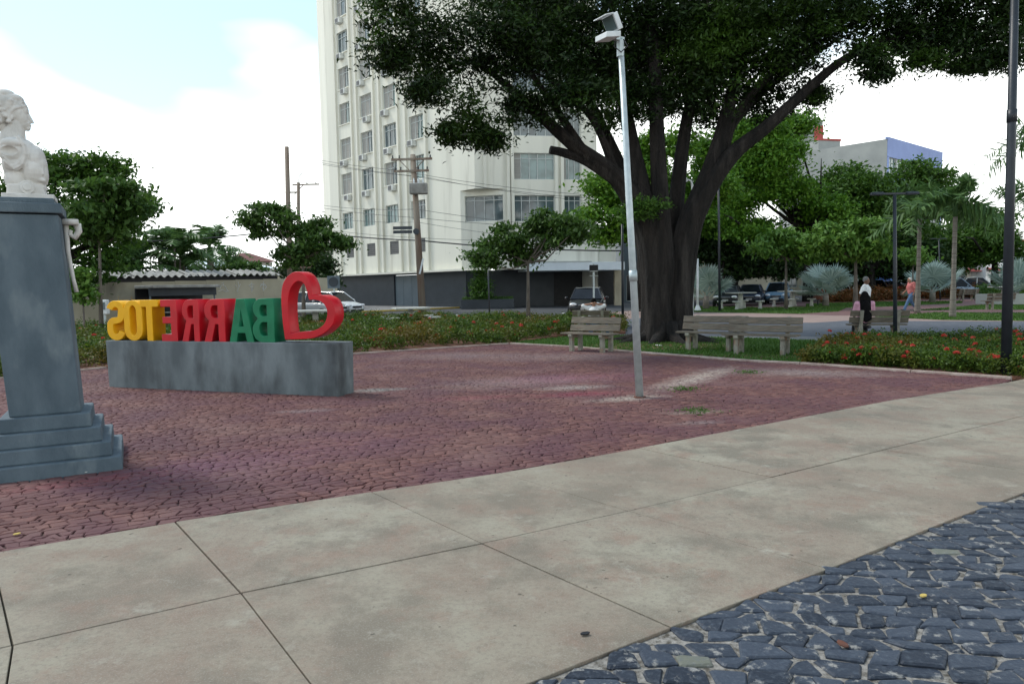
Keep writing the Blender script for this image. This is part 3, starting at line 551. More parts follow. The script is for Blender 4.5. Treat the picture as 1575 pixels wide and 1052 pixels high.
for ch, x0, x1, mk, lab in (('S', 165.5, 193.5, 'yellow', 'yellow mirrored letter S at the left end'), ('O', 192, 220.5, 'yellow', 'yellow letter O'), ('T', 217.5, 245.5, 'yellow', 'yellow letter T'), ('E', 249, 274, 'red', 'red mirrored letter E'), ('R', 280, 308, 'red', 'red mirrored letter R next to the E'), ('R', 314, 347.5, 'red', 'red mirrored letter R next to the green A'), ('A', 353, 391, 'green', 'green letter A'), ('B', 389, 423, 'green', 'green mirrored letter B')):
    u0, u1 = PL(x0, 523)[0], PL(x1, 523)[0]; loops, w = LET(ch)
    lp = [[(u1 - x / w * (u1 - u0), BH - .003 + y * LH) for x, y in l] for l in loops]
    solid('letter', lp, LD, M[mk], sign, INS, label=lab)
oc, ic = (140, 390), 3.75
def hp(l): return [PL(oc[0] + x / ic, oc[1] + y / ic) for x, y in l]
def catmull(pts, n=5, sharp=()):
    out = []; m = len(pts)
    for i in range(m):
        p1, p2 = Vector(pts[i]), Vector(pts[(i + 1) % m]); p0 = p1 - (p2 - p1) if i in sharp else Vector(pts[i - 1]); p3 = p2 + (p2 - p1) if (i + 1) % m in sharp else Vector(pts[(i + 2) % m])
        for k in range(n):
            t = k / n; out.append(tuple(.5 * ((2 * p1) + (p2 - p0) * t + (2 * p0 - 5 * p1 + 4 * p2 - p3) * t * t + (3 * p1 - p0 - 3 * p2 + p3) * t ** 3)))
    return out
ho = catmull(hp([(1118, 497), (1103, 380), (1096, 240), (1110, 165), (1150, 117), (1197, 105), (1240, 130), (1266, 185), (1276, 246), (1330, 240), (1385, 270), (1407, 335), (1398, 400), (1350, 455), (1285, 487), (1200, 495)]), 5, (0, 8))
hi = catmull(hp([(1150, 465), (1139, 380), (1137, 270), (1152, 200), (1188, 161), (1222, 170), (1240, 205), (1256, 268), (1305, 270), (1345, 295), (1362, 345), (1347, 400), (1310, 433), (1265, 447), (1200, 452)]), 5, (0, 7))
zm = min(p[1] for p in ho); ho = [(x, max(y, BH - .002)) for x, y in ho]
fin(solid('heart', [ho, hi], .24, M['red'], sign, INS, label='red open heart leaning at the right end of the plinth'))
# ------------------------------------------------------------------ benches
def bench(label, p, ang, Lb=1.5, group='plank benches', seed=0, tilt=0.0):
    """local x along the bench, -y is the front; origin under the middle"""
    r = random.Random(seed); t = thing('park_bench', label, 'bench', p, ang, group); sp_ = Lb * .31
    for s in (-1, 1):
        m = MB(); x = s * sp_
        m.box((x, -.20, .195), (.095, .11, .43)); m.box((x, .17, .195), (.095, .10, .43)); m.box((x, -.01, .365), (.09, .36, .085))
        m.tube([(x - .052, -.235, .385), (x + .052, -.235, .385)], .062, 14)
        m.obox((x - .042, .13, .40), (.084, 0, 0), (0, .075, 0), (0, .14, .42))
        m.build('leg_frame', M['bench_conc'], t, bevel=.012)
    for k, y in enumerate((-.225, -.085, .055)):
        MB().box((r.uniform(-.015, .015), y, .432 + r.uniform(-.003, .003)), (Lb, .13, .036), r.uniform(-.01, .01)).build('seat_plank', M['bench_wood'], t, bevel=.007)
    for z, y in ((.56, .155), (.735, .207)):
        Mx = Matrix.Rotation(r.uniform(-.012, .012), 3, 'Y') @ Matrix.Rotation(-.3, 3, 'X'); MB().box((r.uniform(-.02, .02), y - .025, z), (Lb, .036, .158), M=Mx).build('back_plank', M['bench_wood'], t, bevel=.007)
    return t
def mid(a, b_): return (G(*a) + G(*b_)) / 2
bench('weathered plank bench beside the trunk, left of the galvanised pole', Vector((1.92, 17.55, 0)), R(-40), 1.42, seed=1)
bench('left of the two end to end plank benches right of the big trunk', Vector((4.72, 17.15, 0)), R(-40), 1.62, seed=2)
bench('right of the two end to end plank benches right of the big trunk', Vector((5.55, 16.12, 0)), R(-35), 1.62, seed=3)
pb_ = Vector((9.55, 19.0, 0)); b4 = bench('plank bench seen from behind with the long haired person on it', pb_, R(168), 1.42, seed=4)
bf = G(910, 517); bench('plank bench facing the street with the white shirted person on it', bf, R(168), 1.15, seed=5)
for px, py, a, lab in ((1372, 461, 20, 'small far bench behind the black lamp post with T head'), (1424, 459, 20, 'small far bench just right of the walking man'), (1488, 462, 185, 'small far bench right of the right hand palm trunk'), (1536, 476, 184, 'far bench beside the low grey wall near the black post')):
    q = G(px, py); bench(lab, q, R(a), 1.5, seed=px)
# ------------------------------------------------------------------ posts and lamps
def post(name, label, base, top_px, r0, r1, m, parts=None, cat='lamp post', Y=None, foot=True):
    t = thing(name, label, cat, base); top = P(top_px[0], top_px[1], Y or base.y) - base
    MB().tube([(0, 0, -.02), tuple(top * .5), tuple(top)], [r0, (r0 + r1) / 2, r1], 14).build('pole', m, t, True)
    return t, top
gb = G(984, 611); gl, top = post('floodlight_pole', 'leaning galvanised pole with a floodlight in the middle of the plaza', gb, (954, 60), .056, .038, M['galv'])
MB().tube([tuple(top * .332), tuple(top * .362)], .058, 14).build('pole_collar', M['galv'], gl, True)
MB().lathe([(.09, 0), (.09, .012), (.03, .02)], 14).build('base_plate', M['rust'], gl)
MB().tube([tuple(top + Vector((0, 0, -.24))), tuple(top + Vector((0, 0, -.02)))], .05, 12).build('pole_band', M['galv'], gl)
fd = Vector((-.86, -.5, 0)).normalized(); fs = Vector((-fd.y, fd.x, 0)); o0 = top + Vector((0, 0, .0))
arm = MB(); arm.obox(o0 + fd * -.05 - fs * .03 + Vector((0, 0, -.03)), fd * .14, fs * .06, Vector((0, 0, .05))); arm.build('arm', M['galv'], gl)
hb = MB(); c0 = o0 + fd * .09 + Vector((0, 0, -.02)); hb.obox(c0 - fs * .13, fd * .24 + Vector((0, 0, -.045)), fs * .26, Vector((0, 0, .075)) ); hb.build('ballast_box', M['white_metal'], gl, bevel=.008)
hd = MB(); c1 = o0 + fd * .12 + Vector((0, 0, .06)); hd.obox(c1 - fs * .13, fd * .10 + Vector((0, 0, .20)), fs * .26, fd * -.07 + Vector((0, 0, .04))); hdo = hd.build('lamp_head', M['white_metal'], gl, bevel=.008)
gz = MB(); gz.obox(c1 - fs * .11 + fd * .018 + Vector((0, 0, .016)), fd * .085 + Vector((0, 0, .172)), fs * .22, fd * .003); gz.build('lamp_glass', M['glass'], hdo)
hv = MB(); hv.obox(c1 - fs * .135 + fd * .10 + Vector((0, 0, .20)), fd * .13 + Vector((0, 0, -.045)), fs * .27, Vector((0, 0, .012))); hv.build('visor', M['white_metal'], hdo)
cbm = MB(); cbm.tube([tuple(top + Vector((.04, -.03, -.02))), tuple(top + Vector((.09, -.06, -.12))), tuple(top + Vector((.0, -.07, -.2))), tuple(top + Vector((-.09, -.05, -.12))), tuple(top + fd * .08 + Vector((0, 0, 0)))], .008, 6); cbm.build('cable', M['wire'], gl)
rb_ = G(1547, 577); rp, top = post('lamp_post', 'thick black lamp post at the right edge among the flowers', rb_, (1562, -60), .08, .055, M['black_metal'])
MB().tube([tuple(top * .62), tuple(top * .65)], .074, 14).build('pole_collar', M['black_metal'], rp, True)
h = MB(); h.obox(top + Vector((-.6, -.05, 0)), (1.2, 0, 0), (0, .1, 0), (0, 0, .08)); h.build('cross_arm', M['black_metal'], rp)
def lamp_t(label, base, top_px, r, heads=True, m='black_metal'):
    t, top = post('lamp_post', label, base, top_px, r, r * .75, M[m])
    if heads:
        h = MB(); h.box(top + Vector((0, 0, .03)), (.95, .045, .045)); h.build('cross_arm', M[m], t)
        for s in (-1, 1): MB().taper(top + Vector((s * .42, 0, .0)), (.32, .16), (.28, .12), .07).build('lamp_head', M[m], t, bevel=.02)
    return t
lamp_t('black lamp post with T shaped head by the seated person', G(1377, 531), (1376, 300), .05)
lamp_t('slim black lamp post right of the big trunk', G(1107, 478), (1105, 280), .075, False)
lamp_t('slim black post between the big trunk and the parked black car', G(958, 500), (957, 345), .055, False)
lamp_t('thin black post under the young tree before the tower', G(753, 490), (751, 415), .045, False)
lamp_t('thin far black lamp post with pale head near the palms', G(1446, 461), (1444, 368), .06)
wl, top = post('lamp_post', 'slim white lamp post in front of the fan palm right of the trunk', G(1073, 477.5), (1073, 398), .075, .06, M['white_metal']); MB().lathe([(.2, 0), (.2, .05), (.08, .3), (.07, .35)], 12).build('base_plate', M['white_metal'], wl)
wp = P(1052, 277, 30); wl = thing('street_lamp', 'small white lamp head on a curved arm seen between the big limbs', 'lamp', (wp.x + .35, 30, 0)); MB().tube([(0, 0, 0), (0, 0, wp.z - .3), (-.05, 0, wp.z - .05), (-.2, 0, wp.z)], [.05, .045, .04, .035], 10).build('pole', M['white_metal'], wl, True); MB().taper((-.32, 0, wp.z - .08), (.22, .16), (.18, .14), .16).build('lamp_head', M['white_metal'], wl, bevel=.02)
# ------------------------------------------------------------------ buildings
def facade(mb, o, d, z0, z1, Lf, ops, rev=.22):
    """wall sheet with real openings; o start corner, d unit direction (left to right seen from outside)"""
    o, d = Vector((o[0], o[1], 0)), Vector((d[0], d[1], 0)); n = Vector((d.y, -d.x, 0))
    us = sorted({0.0, Lf} | {q for p in ops for q in p[:2]}); zs = sorted({z0, z1} | {q for p in ops for q in p[2:4]})
    def pt(u, z, k=0.0): q = o + d * u - n * k; return (q.x, q.y, z)
    for i in range(len(us) - 1):
        for j in range(len(zs) - 1):
            uc, zc = (us[i] + us[i + 1]) / 2, (zs[j] + zs[j + 1]) / 2
            if any(p[0] < uc < p[1] and p[2] < zc < p[3] for p in ops): continue
            mb.poly([pt(us[i], zs[j]), pt(us[i + 1], zs[j]), pt(us[i + 1], zs[j + 1]), pt(us[i], zs[j + 1])])
    for u0, u1, a, b_ in [p[:4] for p in ops]:
        mb.poly([pt(u0, a), pt(u0, b_), pt(u0, b_, rev), pt(u0, a, rev)]); mb.poly([pt(u1, a), pt(u1, a, rev), pt(u1, b_, rev), pt(u1, b_)])
        mb.poly([pt(u0, b_), pt(u1, b_), pt(u1, b_, rev), pt(u0, b_, rev)]); mb.poly([pt(u0, a), pt(u0, a, rev), pt(u1, a, rev), pt(u1, a)])
def window(parent, o, d, op, rev, nx, blind=None, glass='glass', transom=.72, frame='frame', fw=.055, name='window'):
    o, d = Vector((o[0], o[1], 0)), Vector((d[0], d[1], 0)); n = Vector((d.y, -d.x, 0)); u0, u1, a, b_ = op[:4]; up_ = Vector((0, 0, 1))
    def bar(mb, ua, ub, za, zb_, k0, k1): mb.obox(o + d * ua - n * k1 + up_ * za, d * (ub - ua), n * (k1 - k0), up_ * (zb_ - za))
    m = MB(); k0, k1 = rev - .07, rev - .005
    bar(m, u0, u0 + fw, a, b_, k0, k1); bar(m, u1 - fw, u1, a, b_, k0, k1); bar(m, u0 + fw, u1 - fw, a, a + fw, k0, k1); bar(m, u0 + fw, u1 - fw, b_ - fw, b_, k0, k1)
    for i in range(1, nx): u = u0 + (u1 - u0) * i / nx; bar(m, u - fw / 2, u + fw / 2, a + fw, b_ - fw, k0 + .004, k1)
    if transom: z = a + (b_ - a) * transom; bar(m, u0 + fw, u1 - fw, z - fw / 2, z + fw / 2, k0 + .008, k1)
    w = m.build(name, M[frame], parent, world=True)
    g = MB(); bar(g, u0, u1, a, b_, rev, rev + .02); q = g.build('pane', M[glass], w); q.data.transform(Matrix.Translation(-parent.location))
    if blind:
        g = MB(); bar(g, u0 + fw + (u1 - u0) * blind[0], u0 + (u1 - u0) * blind[1] - fw, a + fw, b_ - fw, rev - .035, rev - .02); q = g.build('blind', M['blind'], w); q.data.transform(Matrix.Translation(-parent.location))
    return w
rt = random.Random(11)
CB = Vector((-2.60, 56.0, 0)); CA = Vector((-17.75, 73.0, 0)); dl = (CB - CA); LL = dl.length; dl = dl / LL; nl = Vector((dl.y, -dl.x, 0))
dr = Vector((.985, .17, 0)).normalized(); nr = Vector((dr.y, -dr.x, 0)); LR = 9.6; TOP = 38.0
tower = thing('apartment_tower', 'tall off white apartment block with dark ground floor behind the plaza', 'building', ((CA + CB) / 2).to_tuple())
def ul(px, z=12.0):
    r = ray(px, 300); c0 = Vector((0, 0, CAMH)); t = (CA - c0).dot(nl) / r.dot(nl); p = c0 + r * t; return (p - CA).dot(dl)
def ur(px, py=280):
    r = ray(px, py); c0 = Vector((0, 0, CAMH)); t = (CB - c0).dot(nr) / r.dot(nr); p = c0 + r * t; return (p - CB).dot(dr)
cols = [(ul(526), ul(543.5)), (ul(557.5), ul(577)), (ul(592.5), ul(613.5)), (ul(632), ul(655))]
ST = 3.29; FZ = 3.0; wz = [7.35 + ST * k for k in range(9)]
lops = []
for c in cols:
    for k, z in enumerate(wz): lops.append((c[0], c[1], z, z + (1.55 if k == 0 else 1.95)))
    lops.append((c[0] + .5, c[1] - .25, 4.6, 5.75))
wl_ = MB(); facade(wl_, CA, dl, FZ, 6.9, ul(708), [q for q in lops if q[3] < 6.9]); facade(wl_, CA, dl, 6.9, 9.05, ul(708), [q for q in lops if 6.9 < q[2] < 9 and q[3] < 9.05]); facade(wl_, CA, dl, 9.05, TOP, LL, [q for q in lops if q[2] > 9.05], .22)
wr = MB(); rops = []
W2 = [(ur(789), ur(853)), (ur(866.5), ur(893))]; rz = [9.75 + ST * k for k in range(8)]
for k, z in enumerate(rz):
    for w_ in W2: rops.append((w_[0], w_[1], z, z + (2.0)))
facade(wr, CB, dr, 9.05, TOP, LR, rops)
low = []
for w_ in W2: low.append((w_[0], w_[1], 6.55, 8.55))
# lower storey: chamfered corner under the overhang
CHa = CA + dl * ul(708); CHb = CB + dr * ur(776); dch = (CHb - CHa); LC = dch.length; dch = dch / LC
facade(wr, CHa, dch, FZ, 9.05, LC, [(.35, LC - .15, 6.65, 8.6)]); us0 = ur(776)
facade(wr, CHb, dr, FZ, 9.05, LR - us0, [(a - us0, b_ - us0, c, e) for a, b_, c, e in low])
wr.poly([(CHa.x, CHa.y, 9.05), (CHb.x, CHb.y, 9.05), (CB.x, CB.y, 9.05)])
CR = CB + dr * LR; back = Vector((-.3, 1, 0)).normalized()
wr.poly([CR, CR + back * 14, CR + back * 14 + Vector((0, 0, TOP)), CR + Vector((0, 0, TOP))]); wl_.poly([CA + back * 14, CA, CA + Vector((0, 0, TOP)), CA + back * 14 + Vector((0, 0, TOP))])
wr.poly([CA + Vector((0, 0, TOP)), CB + Vector((0, 0, TOP)), CR + Vector((0, 0, TOP)), CR + back * 14 + Vector((0, 0, TOP)), CA + back * 14 + Vector((0, 0, TOP))])
wl_.build('wall', M['wall_white'], tower, world=True); wr.build('wall', M['wall_white'], tower, world=True)
gl_ = ['glass', 'glass_teal']
for ci, c in enumerate(cols):
    for k, z in enumerate(wz):
        op = (c[0], c[1], z, z + (1.55 if k == 0 else 1.95)); w = c[1] - c[0]
        window(tower, CA, dl, op, .22, 4 if k == 0 else 3, None if k == 0 or rt.random() < .15 else rt.choice([(0, .5), (0, .34), (0, .66), (0, 1.0), (0, .5)]), rt.choice(gl_), .74)
        if 0 < k and rt.random() < .72:
            m = MB(); u = c[0] + rt.choice([.1, .25, .5]) * w; zz = z - .62 + rt.uniform(-.06, .06); p = CA + dl * u + nl * .02; m.obox(p + Vector((0, 0, zz)), dl * .82, nl * .42, Vector((0, 0, .5)))
            a_ = m.build('air_conditioner', M['ac'], tower, world=True, bevel=.03); m = MB(); m.obox(p + dl * .1 + nl * .421 + Vector((0, 0, zz + .06)), dl * .5, nl * .012, Vector((0, 0, .38))); g = m.build('fan_grille', M['grille'], a_); g.data.transform(Matrix.Translation(-tower.location))
    m = MB(); o_ = CA + dl * (c[0] + .5) - nl * .12
    for k in range(6): m.obox(o_ + Vector((0, 0, 4.63 + k * .19)), dl * (c[1] - c[0] - .75), nl * .06, Vector((0, 0, .13)))
    m.obox(o_ - nl * .03 + Vector((0, 0, 4.6)), dl * (c[1] - c[0] - .75), nl * .02, Vector((0, 0, 1.15))); m.build('vent_louvre', M['grille'], tower, world=True)
    for u in (c[0] - .42, c[1] + .28):
        m = MB(); m.obox(CA + dl * (u - .12) + Vector((0, 0, 3.05)), dl * .24, nl * .2, Vector((0, 0, TOP - 3.05 if u < ul(700) else 5))); m.build('pilaster', M['wall_white'], tower, world=True)
    for z in wz[1:]:
        m = MB(); m.obox(CA + dl * (c[0] - .06) + nl * .002 + Vector((0, 0, z - .09)), dl * (c[1] - c[0] + .12), nl * .09, Vector((0, 0, .085))); m.build('window_sill', M['wall_white'], tower, world=True)
m = MB(); m.obox(CA - dl * .3 - nl * .3 + Vector((0, 0, TOP)), dl * (LL + .3), nl * .45, Vector((0, 0, .5))); m.obox(CB - nr * .3 + Vector((0, 0, TOP)), dr * LR, nr * .45, Vector((0, 0, .5))); m.build('parapet', M['wall_white'], tower, world=True)
m = MB(); m.obox(CA - dl * .6 + Vector((0, 0, 2.86)), dl * (ul(760)), nl * .75, Vector((0, 0, .16))); m.build('ledge', M['wall_white'], tower, world=True)
for k, z in enumerate(rz):
    for w_, nx in zip(W2, (5, 3)):
        window(tower, CB, dr, (w_[0], w_[1], z, z + 2.0), .22, nx, (0, .22) if k == 0 else None, rt.choice(gl_), .80)
for w_, nx in zip(W2, (5, 3)): window(tower, CHb, dr, (w_[0] - us0, w_[1] - us0, 6.55, 8.55), .22, nx, None, 'glass', .80)
window(tower, CHa, dch, (.35, LC - .15, 6.65, 8.6), .22, 4, None, 'glass', .82)
for px in (746, 781.5, 788, 855.5, 864.5, 896):
    u = ur(px); m = MB(); zz = 9.06 if px < 776 else 6.2; m.obox(CB + dr * (u - .12) + Vector((0, 0, zz)), dr * .24, nr * .2, Vector((0, 0, TOP - zz))); m.build('pilaster', M['wall_white'], tower, world=True)
# dark ground floor with door, canopy and recessed entrance
gf = MB(); o_ = CA - nl * .12; Lg = ul(712)
facade(gf, o_, dl, -.05, 2.9, Lg, [(ul(600), ul(639), -.05, 2.75)], .25); gf.build('dark_tile_wall', M['wall_dark'], tower, world=True)
for k in range(3):
    m = MB(); u0 = ul(600) + (ul(639) - ul(600)) * k / 3; m.obox(o_ + dl * (u0 + .02) - nl * .2 + Vector((0, 0, .02)), dl * ((ul(639) - ul(600)) / 3 - .04), nl * .06, Vector((0, 0, 2.7))); m.build('door_panel', M['door_grey'], tower, world=True)
m = MB(); q = CHa - nl * .12; e2 = P(852, 440, 60); e2 = Vector((e2.x, e2.y, 0)); d2 = e2 - q; d2u = d2.normalized(); m.obox(q + Vector((0, 0, -.05)), d2, Vector((d2u.y, -d2u.x, 0)) * -.3, Vector((0, 0, 2.95))); m.build('dark_tile_wall', M['wall_dark'], tower, world=True)
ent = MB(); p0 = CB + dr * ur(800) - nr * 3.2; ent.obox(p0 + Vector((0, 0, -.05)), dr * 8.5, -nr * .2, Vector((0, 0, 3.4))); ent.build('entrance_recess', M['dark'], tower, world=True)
cn = MB(); p1, p2 = P(824, 411, 54.5), P(961, 407, 56.5); z0 = p1.z - .28; v = Vector((p2.x - p1.x, p2.y - p1.y, 0)); vn = Vector((v.y, -v.x, 0)).normalized()
cn.obox(Vector((p1.x, p1.y, z0)), v, -vn * 6.5, Vector((0, 0, .62))); cn.build('canopy', M['canopy'], tower, world=True, bevel=.03)
sfv = MB(); sfv.obox(Vector((p1.x, p1.y, z0 + .625)) + vn * .02, v * .62, -vn * .5, Vector((0, 0, .08))); sfv.build('canopy_edge', M['frame'], tower, world=True)
m = MB(); m.box((P(950, 440, 58).x, 58, 1.5), (.55, .5, 3.2)); m.build('column', M['beige'], tower, world=True)
m = MB(); pp = CHb - nr * .3; m.obox(CHb + Vector((0, 0, 2.9)) + nr * .003, dr * (LR - us0), -nr * 6, Vector((0, 0, .18))); m.build('soffit', M['wall_white'], tower, world=True)
pq0, pq1 = P(893, 400, 57.9), P(947, 400, 59); zt_ = P(920, 345, 58).z; m = MB(); m.obox(Vector((pq0.x, pq0.y, 3.0)), Vector((pq1.x - pq0.x, pq1.y - pq0.y, 0)), Vector((0, 8, 0)), Vector((0, 0, zt_ - 3))); m.build('podium', M['wall_white'], tower, world=True)
# blue grey neighbour squeezed right of the tower
def block(name, label, a, b_, depth, z1, m, ops=(), nx=3, glass='glass', rev=.2, roof=None, trim=None):
    a, b_ = Vector((a[0], a[1], 0)), Vector((b_[0], b_[1], 0)); d_ = b_ - a; L_ = d_.length; d_ = d_ / L_; n = Vector((d_.y, -d_.x, 0)); t = thing(name, label, 'building', a)
    mb = MB(); facade(mb, a, d_, -.08, z1, L_, ops, rev); bk = -n * depth
    mb.poly([b_ + Vector((0, 0, -.08)), b_ + bk + Vector((0, 0, -.08)), b_ + bk + Vector((0, 0, z1)), b_ + Vector((0, 0, z1))]); mb.poly([a + bk + Vector((0, 0, -.08)), a + Vector((0, 0, -.08)), a + Vector((0, 0, z1)), a + bk + Vector((0, 0, z1))]); mb.poly([b_ + bk + Vector((0, 0, -.08)), a + bk + Vector((0, 0, -.08)), a + bk + Vector((0, 0, z1)), b_ + bk + Vector((0, 0, z1))]); mb.poly([a + Vector((0, 0, z1)), b_ + Vector((0, 0, z1)), b_ + bk + Vector((0, 0, z1)), a + bk + Vector((0, 0, z1))])
    mb.build('wall', m, t, world=True)
    for op in ops: window(t, a, d_, op, rev, op[4] if len(op) > 4 else nx, None, op[5] if len(op) > 5 else glass, op[6] if len(op) > 6 else .75, name=op[7] if len(op) > 7 else 'window')
    mb = MB(); mb.obox(a - d_ * .1 - n * .25 + Vector((0, 0, z1 + .002)), d_ * (L_ + .2), n * .35, Vector((0, 0, .3))); mb.build('parapet', trim or m, t, world=True)
    return t, a, d_, n, L_
q0, q1 = P(955, 440, 66), P(986, 440, 66); block('narrow_house', 'narrow dark blue grey building between tower canopy and trunk', q0, q1, 8, 6.2, M['door_grey'], [(.5, 1.5, .05, 2.4, 1, 'glass_dark', None, 'door')])
q0, q1 = P(1085, 440, 70), P(1185, 440, 76); t, a, d_, n, L_ = block('boundary_house', 'low beige wall with dark cladding behind the three parked cars', q0, q1, 5, 4.7, M['beige']); m = MB(); m.obox(a + n * .02 + Vector((0, 0, 2.1)), d_ * L_, n * .06, Vector((0, 0, 2.1))); m.build('cladding_band', mat('dark_olive_cladding', (.035, .032, .02), (.05, .045, .03), .8, 1), t, world=True)
q0, q1 = P(1178, 440, 84), P(1322, 440, 84); block('street_front', 'plain beige street front hidden behind trees above the pale blue car', q0, q1, 8, 5.0, M['beige'], [(2 + 3 * k, 3.6 + 3 * k, .9, 2.4) for k in range(3)])
# skyline right: red tower stub, grey block with violet front
q0, q1 = P(1243, 300, 118), P(1290, 300, 122); zr = P(1245, 184, 118).z; t, a, d_, n, L_ = block('red_building', 'red and grey stair tower rising behind the round tree', P(1235, 300, 120), P(1264, 300, 120), 10, zr, M['concrete_far']); m = MB(); m.obox(a + d_ * (L_ * .55) + n * .05 + Vector((0, 0, zr - 6.5)), d_ * (L_ * .46), n * .1, Vector((0, 0, 5.9))); m.build('red_panel', M['red_brick'], t, world=True)
block('red_annex', 'low red roofed block beside the red stair tower', P(1258, 300, 116), P(1291, 300, 117), 10, P(1270, 216, 116).z, M['concrete_far'], trim=M['red_brick'])
z1 = P(1363, 214, 108).z; A_, B_, C_ = P(1266, 300, 126), P(1363, 300, 108), P(1447, 300, 122); t, a, d_, n, L_ = block('office_block', 'grey concrete block with violet glazed front above the dome shaped tree', B_, C_, 14, z1, M['concrete_far'], [(.6 + k * 2.9, 3.1 + k * 2.9, z1 - 5.2, z1 - 2.6, 2, 'glass_teal') for k in range(6)] + [(.6 + k * 2.9, 3.1 + k * 2.9, z1 - 9.4, z1 - 6.8, 2, 'glass_teal') for k in range(6)], trim=M['violet'])
vb = MB(); vb.obox(a + n * .03 + Vector((0, 0, z1 - 2.55)), d_ * L_, n * .1, Vector((0, 0, 2.6))); vb.obox(a + n * .03 + Vector((0, 0, 6)), d_ * .5, n * .1, Vector((0, 0, z1 - 8.6))); vb.obox(a + n * .03 + d_ * (L_ - .5) + Vector((0, 0, 6)), d_ * .5, n * .1, Vector((0, 0, z1 - 8.6))); vb.obox(a + n * .03 + Vector((0, 0, z1 - 6.7)), d_ * L_, n * .08, Vector((0, 0, 1.4))); vb.build('violet_cladding', M['violet'], t, world=True)
sd_ = MB(); v0 = Vector((A_.x, A_.y, 0)); sd_.obox(v0 + Vector((0, 0, 0)), Vector((B_.x - A_.x, B_.y - A_.y, 0)), Vector((6, 9, 0)), Vector((0, 0, z1 - .35))); sd_.build('side_wall', M['concrete_far'], t, world=True)
# street fronts far right
def shop(label, px0, px1, Y0, Y1, h, m, doors, trim=None, aw=None):
    a, b_ = P(px0, 430, Y0), P(px1, 430, Y1); Lw = math.hypot(b_.x - a.x, b_.y - a.y); ops = []
    for k in range(doors): w = Lw / doors; ops.append((w * (k + .2), w * (k + .8), .05, 2.4, 2, 'glass', .8, 'door')); ops.append((w * (k + .25), w * (k + .75), 3.4, 4.7, 3, 'glass', .7))
    ops = [o for o in ops if o[3] < h - .2]; t, a, d_, n, L_ = block('shop_house', label, a, b_, 9, h, m, ops, trim=trim)
    if aw is not None:
        q = MB(); q.obox(a + Vector((0, 0, 2.75)), d_ * L_, n * 1.3 + Vector((0, 0, -.35)), Vector((0, 0, .08))); q.build('awning', aw, t, world=True)
M['pale_blue'] = mat('pale_blue_render', (.10, .22, .52), (.08, .18, .45), .8, .6); M['cream'] = mat('cream_render', (.56, .54, .47), (.46, .44, .38), .9, .4); M['orange_tile'] = mat('orange_tile', (.42, .15, .06), (.33, .11, .05), .9, 2)
shop('cream street front with blue trim behind the dark parked car', 1318, 1352, 78, 80, 5.2, M['cream'], 2)
shop('small bright blue house front with arched door beside the lamp post', 1352, 1374, 79, 80, 4.6, M['pale_blue'], 1, M['car_white'])
shop('grey street front behind the walking man', 1374, 1440, 80, 86, 5.4, M['concrete_far'], 3)
shop('cream shop front with red awning behind the two pale cars', 1440, 1516, 86, 94, 5.0, M['cream'], 3, aw=M['red_brick'])
shop('white shop with orange cornice at the right edge', 1516, 1640, 90, 104, 6.2, M['car_white'], 4, M['orange_tile'], M['red_brick'])
sh = P(1362, 425, 78.6); ad = thing('arched_doorway', 'dark blue arched doorway in the small blue house front', 'door', (sh.x, sh.y, 0)); m = MB(); m.prism([(-.45, 0), (.45, 0), (.45, 1.6)] + [(.45 * math.cos(k * math.pi / 8), 1.6 + .45 * math.sin(k * math.pi / 8)) for k in range(1, 8)] + [(-.45, 1.6)], 0, .1); o = m.build('door_leaf', M['sign_blue'], ad); o.data.transform(Matrix.Rotation(math.pi / 2, 4, 'X'))
lw = thing('low_wall', 'low grey concrete wall right of the black lamp post', 'wall', G(1560, 470)); q0, q1 = G(1500, 468), G(1720, 470); m = MB(); v = q1 - q0; m.obox(q0 - lw.location, v, Vector((-v.y, v.x, 0)).normalized() * .3, Vector((0, 0, .62))); m.build('wall_body', M['concrete_far'], lw, bevel=.02)
# ------------------------------------------------------------------ left street wall, bus shelter, houses
wa, wb = P(-260, 440, 33), P(519, 440, 52.5); wa.z = wb.z = 0; wa.y, wb.y = 33, 52.5
wall = thing('street_wall', 'long stained beige wall with corrugated coping across the street', 'wall', wa); v = wb - wa; LW = v.length; dw = v / LW; nw = Vector((dw.y, -dw.x, 0))
def uw(px):
    r = ray(px, 450); c0 = Vector((0, 0, CAMH)); t_ = (wa - c0).dot(nw) / r.dot(nw); return ((c0 + r * t_) - wa).dot(dw)
wallz = lambda u: 2.05 + .42 * u / LW
m = MB(); seg = 14
for k in range(seg):
    u0, u1 = LW * k / seg, LW * (k + 1) / seg; m.obox(wa + dw * u0 + Vector((0, 0, -.08)), dw * (u1 - u0 - .01), -nw * .22, Vector((0, 0, wallz(u0) + .08)))
m.build('wall_body', M['beige'], wall, world=True)
u0, u1 = uw(-100), uw(428); n_ = int((u1 - u0) / .42); 
for seg_ in range(6):
    m = MB(); a0 = u0 + (u1 - u0) * seg_ / 6; k_ = n_ // 6; du = (u1 - u0) / 6 / k_; nn = 8 * k_
    pts = [(a0 + du * i / 8, .075 * math.sin(2 * math.pi * i / 8)) for i in range(nn + 1)]
    for (ua, za), (ub, zb_) in zip(pts[:-1], pts[1:]):
        z_ = wallz(a0) + .32; p = [wa + dw * ua + nw * .35 + Vector((0, 0, z_ + za)), wa + dw * ub + nw * .35 + Vector((0, 0, z_ + zb_)), wa + dw * ub - nw * 1.1 + Vector((0, 0, z_ + zb_ + .32)), wa + dw * ua - nw * 1.1 + Vector((0, 0, z_ + za + .32))]
        m.poly(p); m.poly([q - Vector((0, 0, .02)) for q in reversed(p)]); m.poly([p[0] - Vector((0, 0, .02)), p[1] - Vector((0, 0, .02)), p[1], p[0]])
    m.build('corrugated_sheet', M['fibro'], wall, world=True)
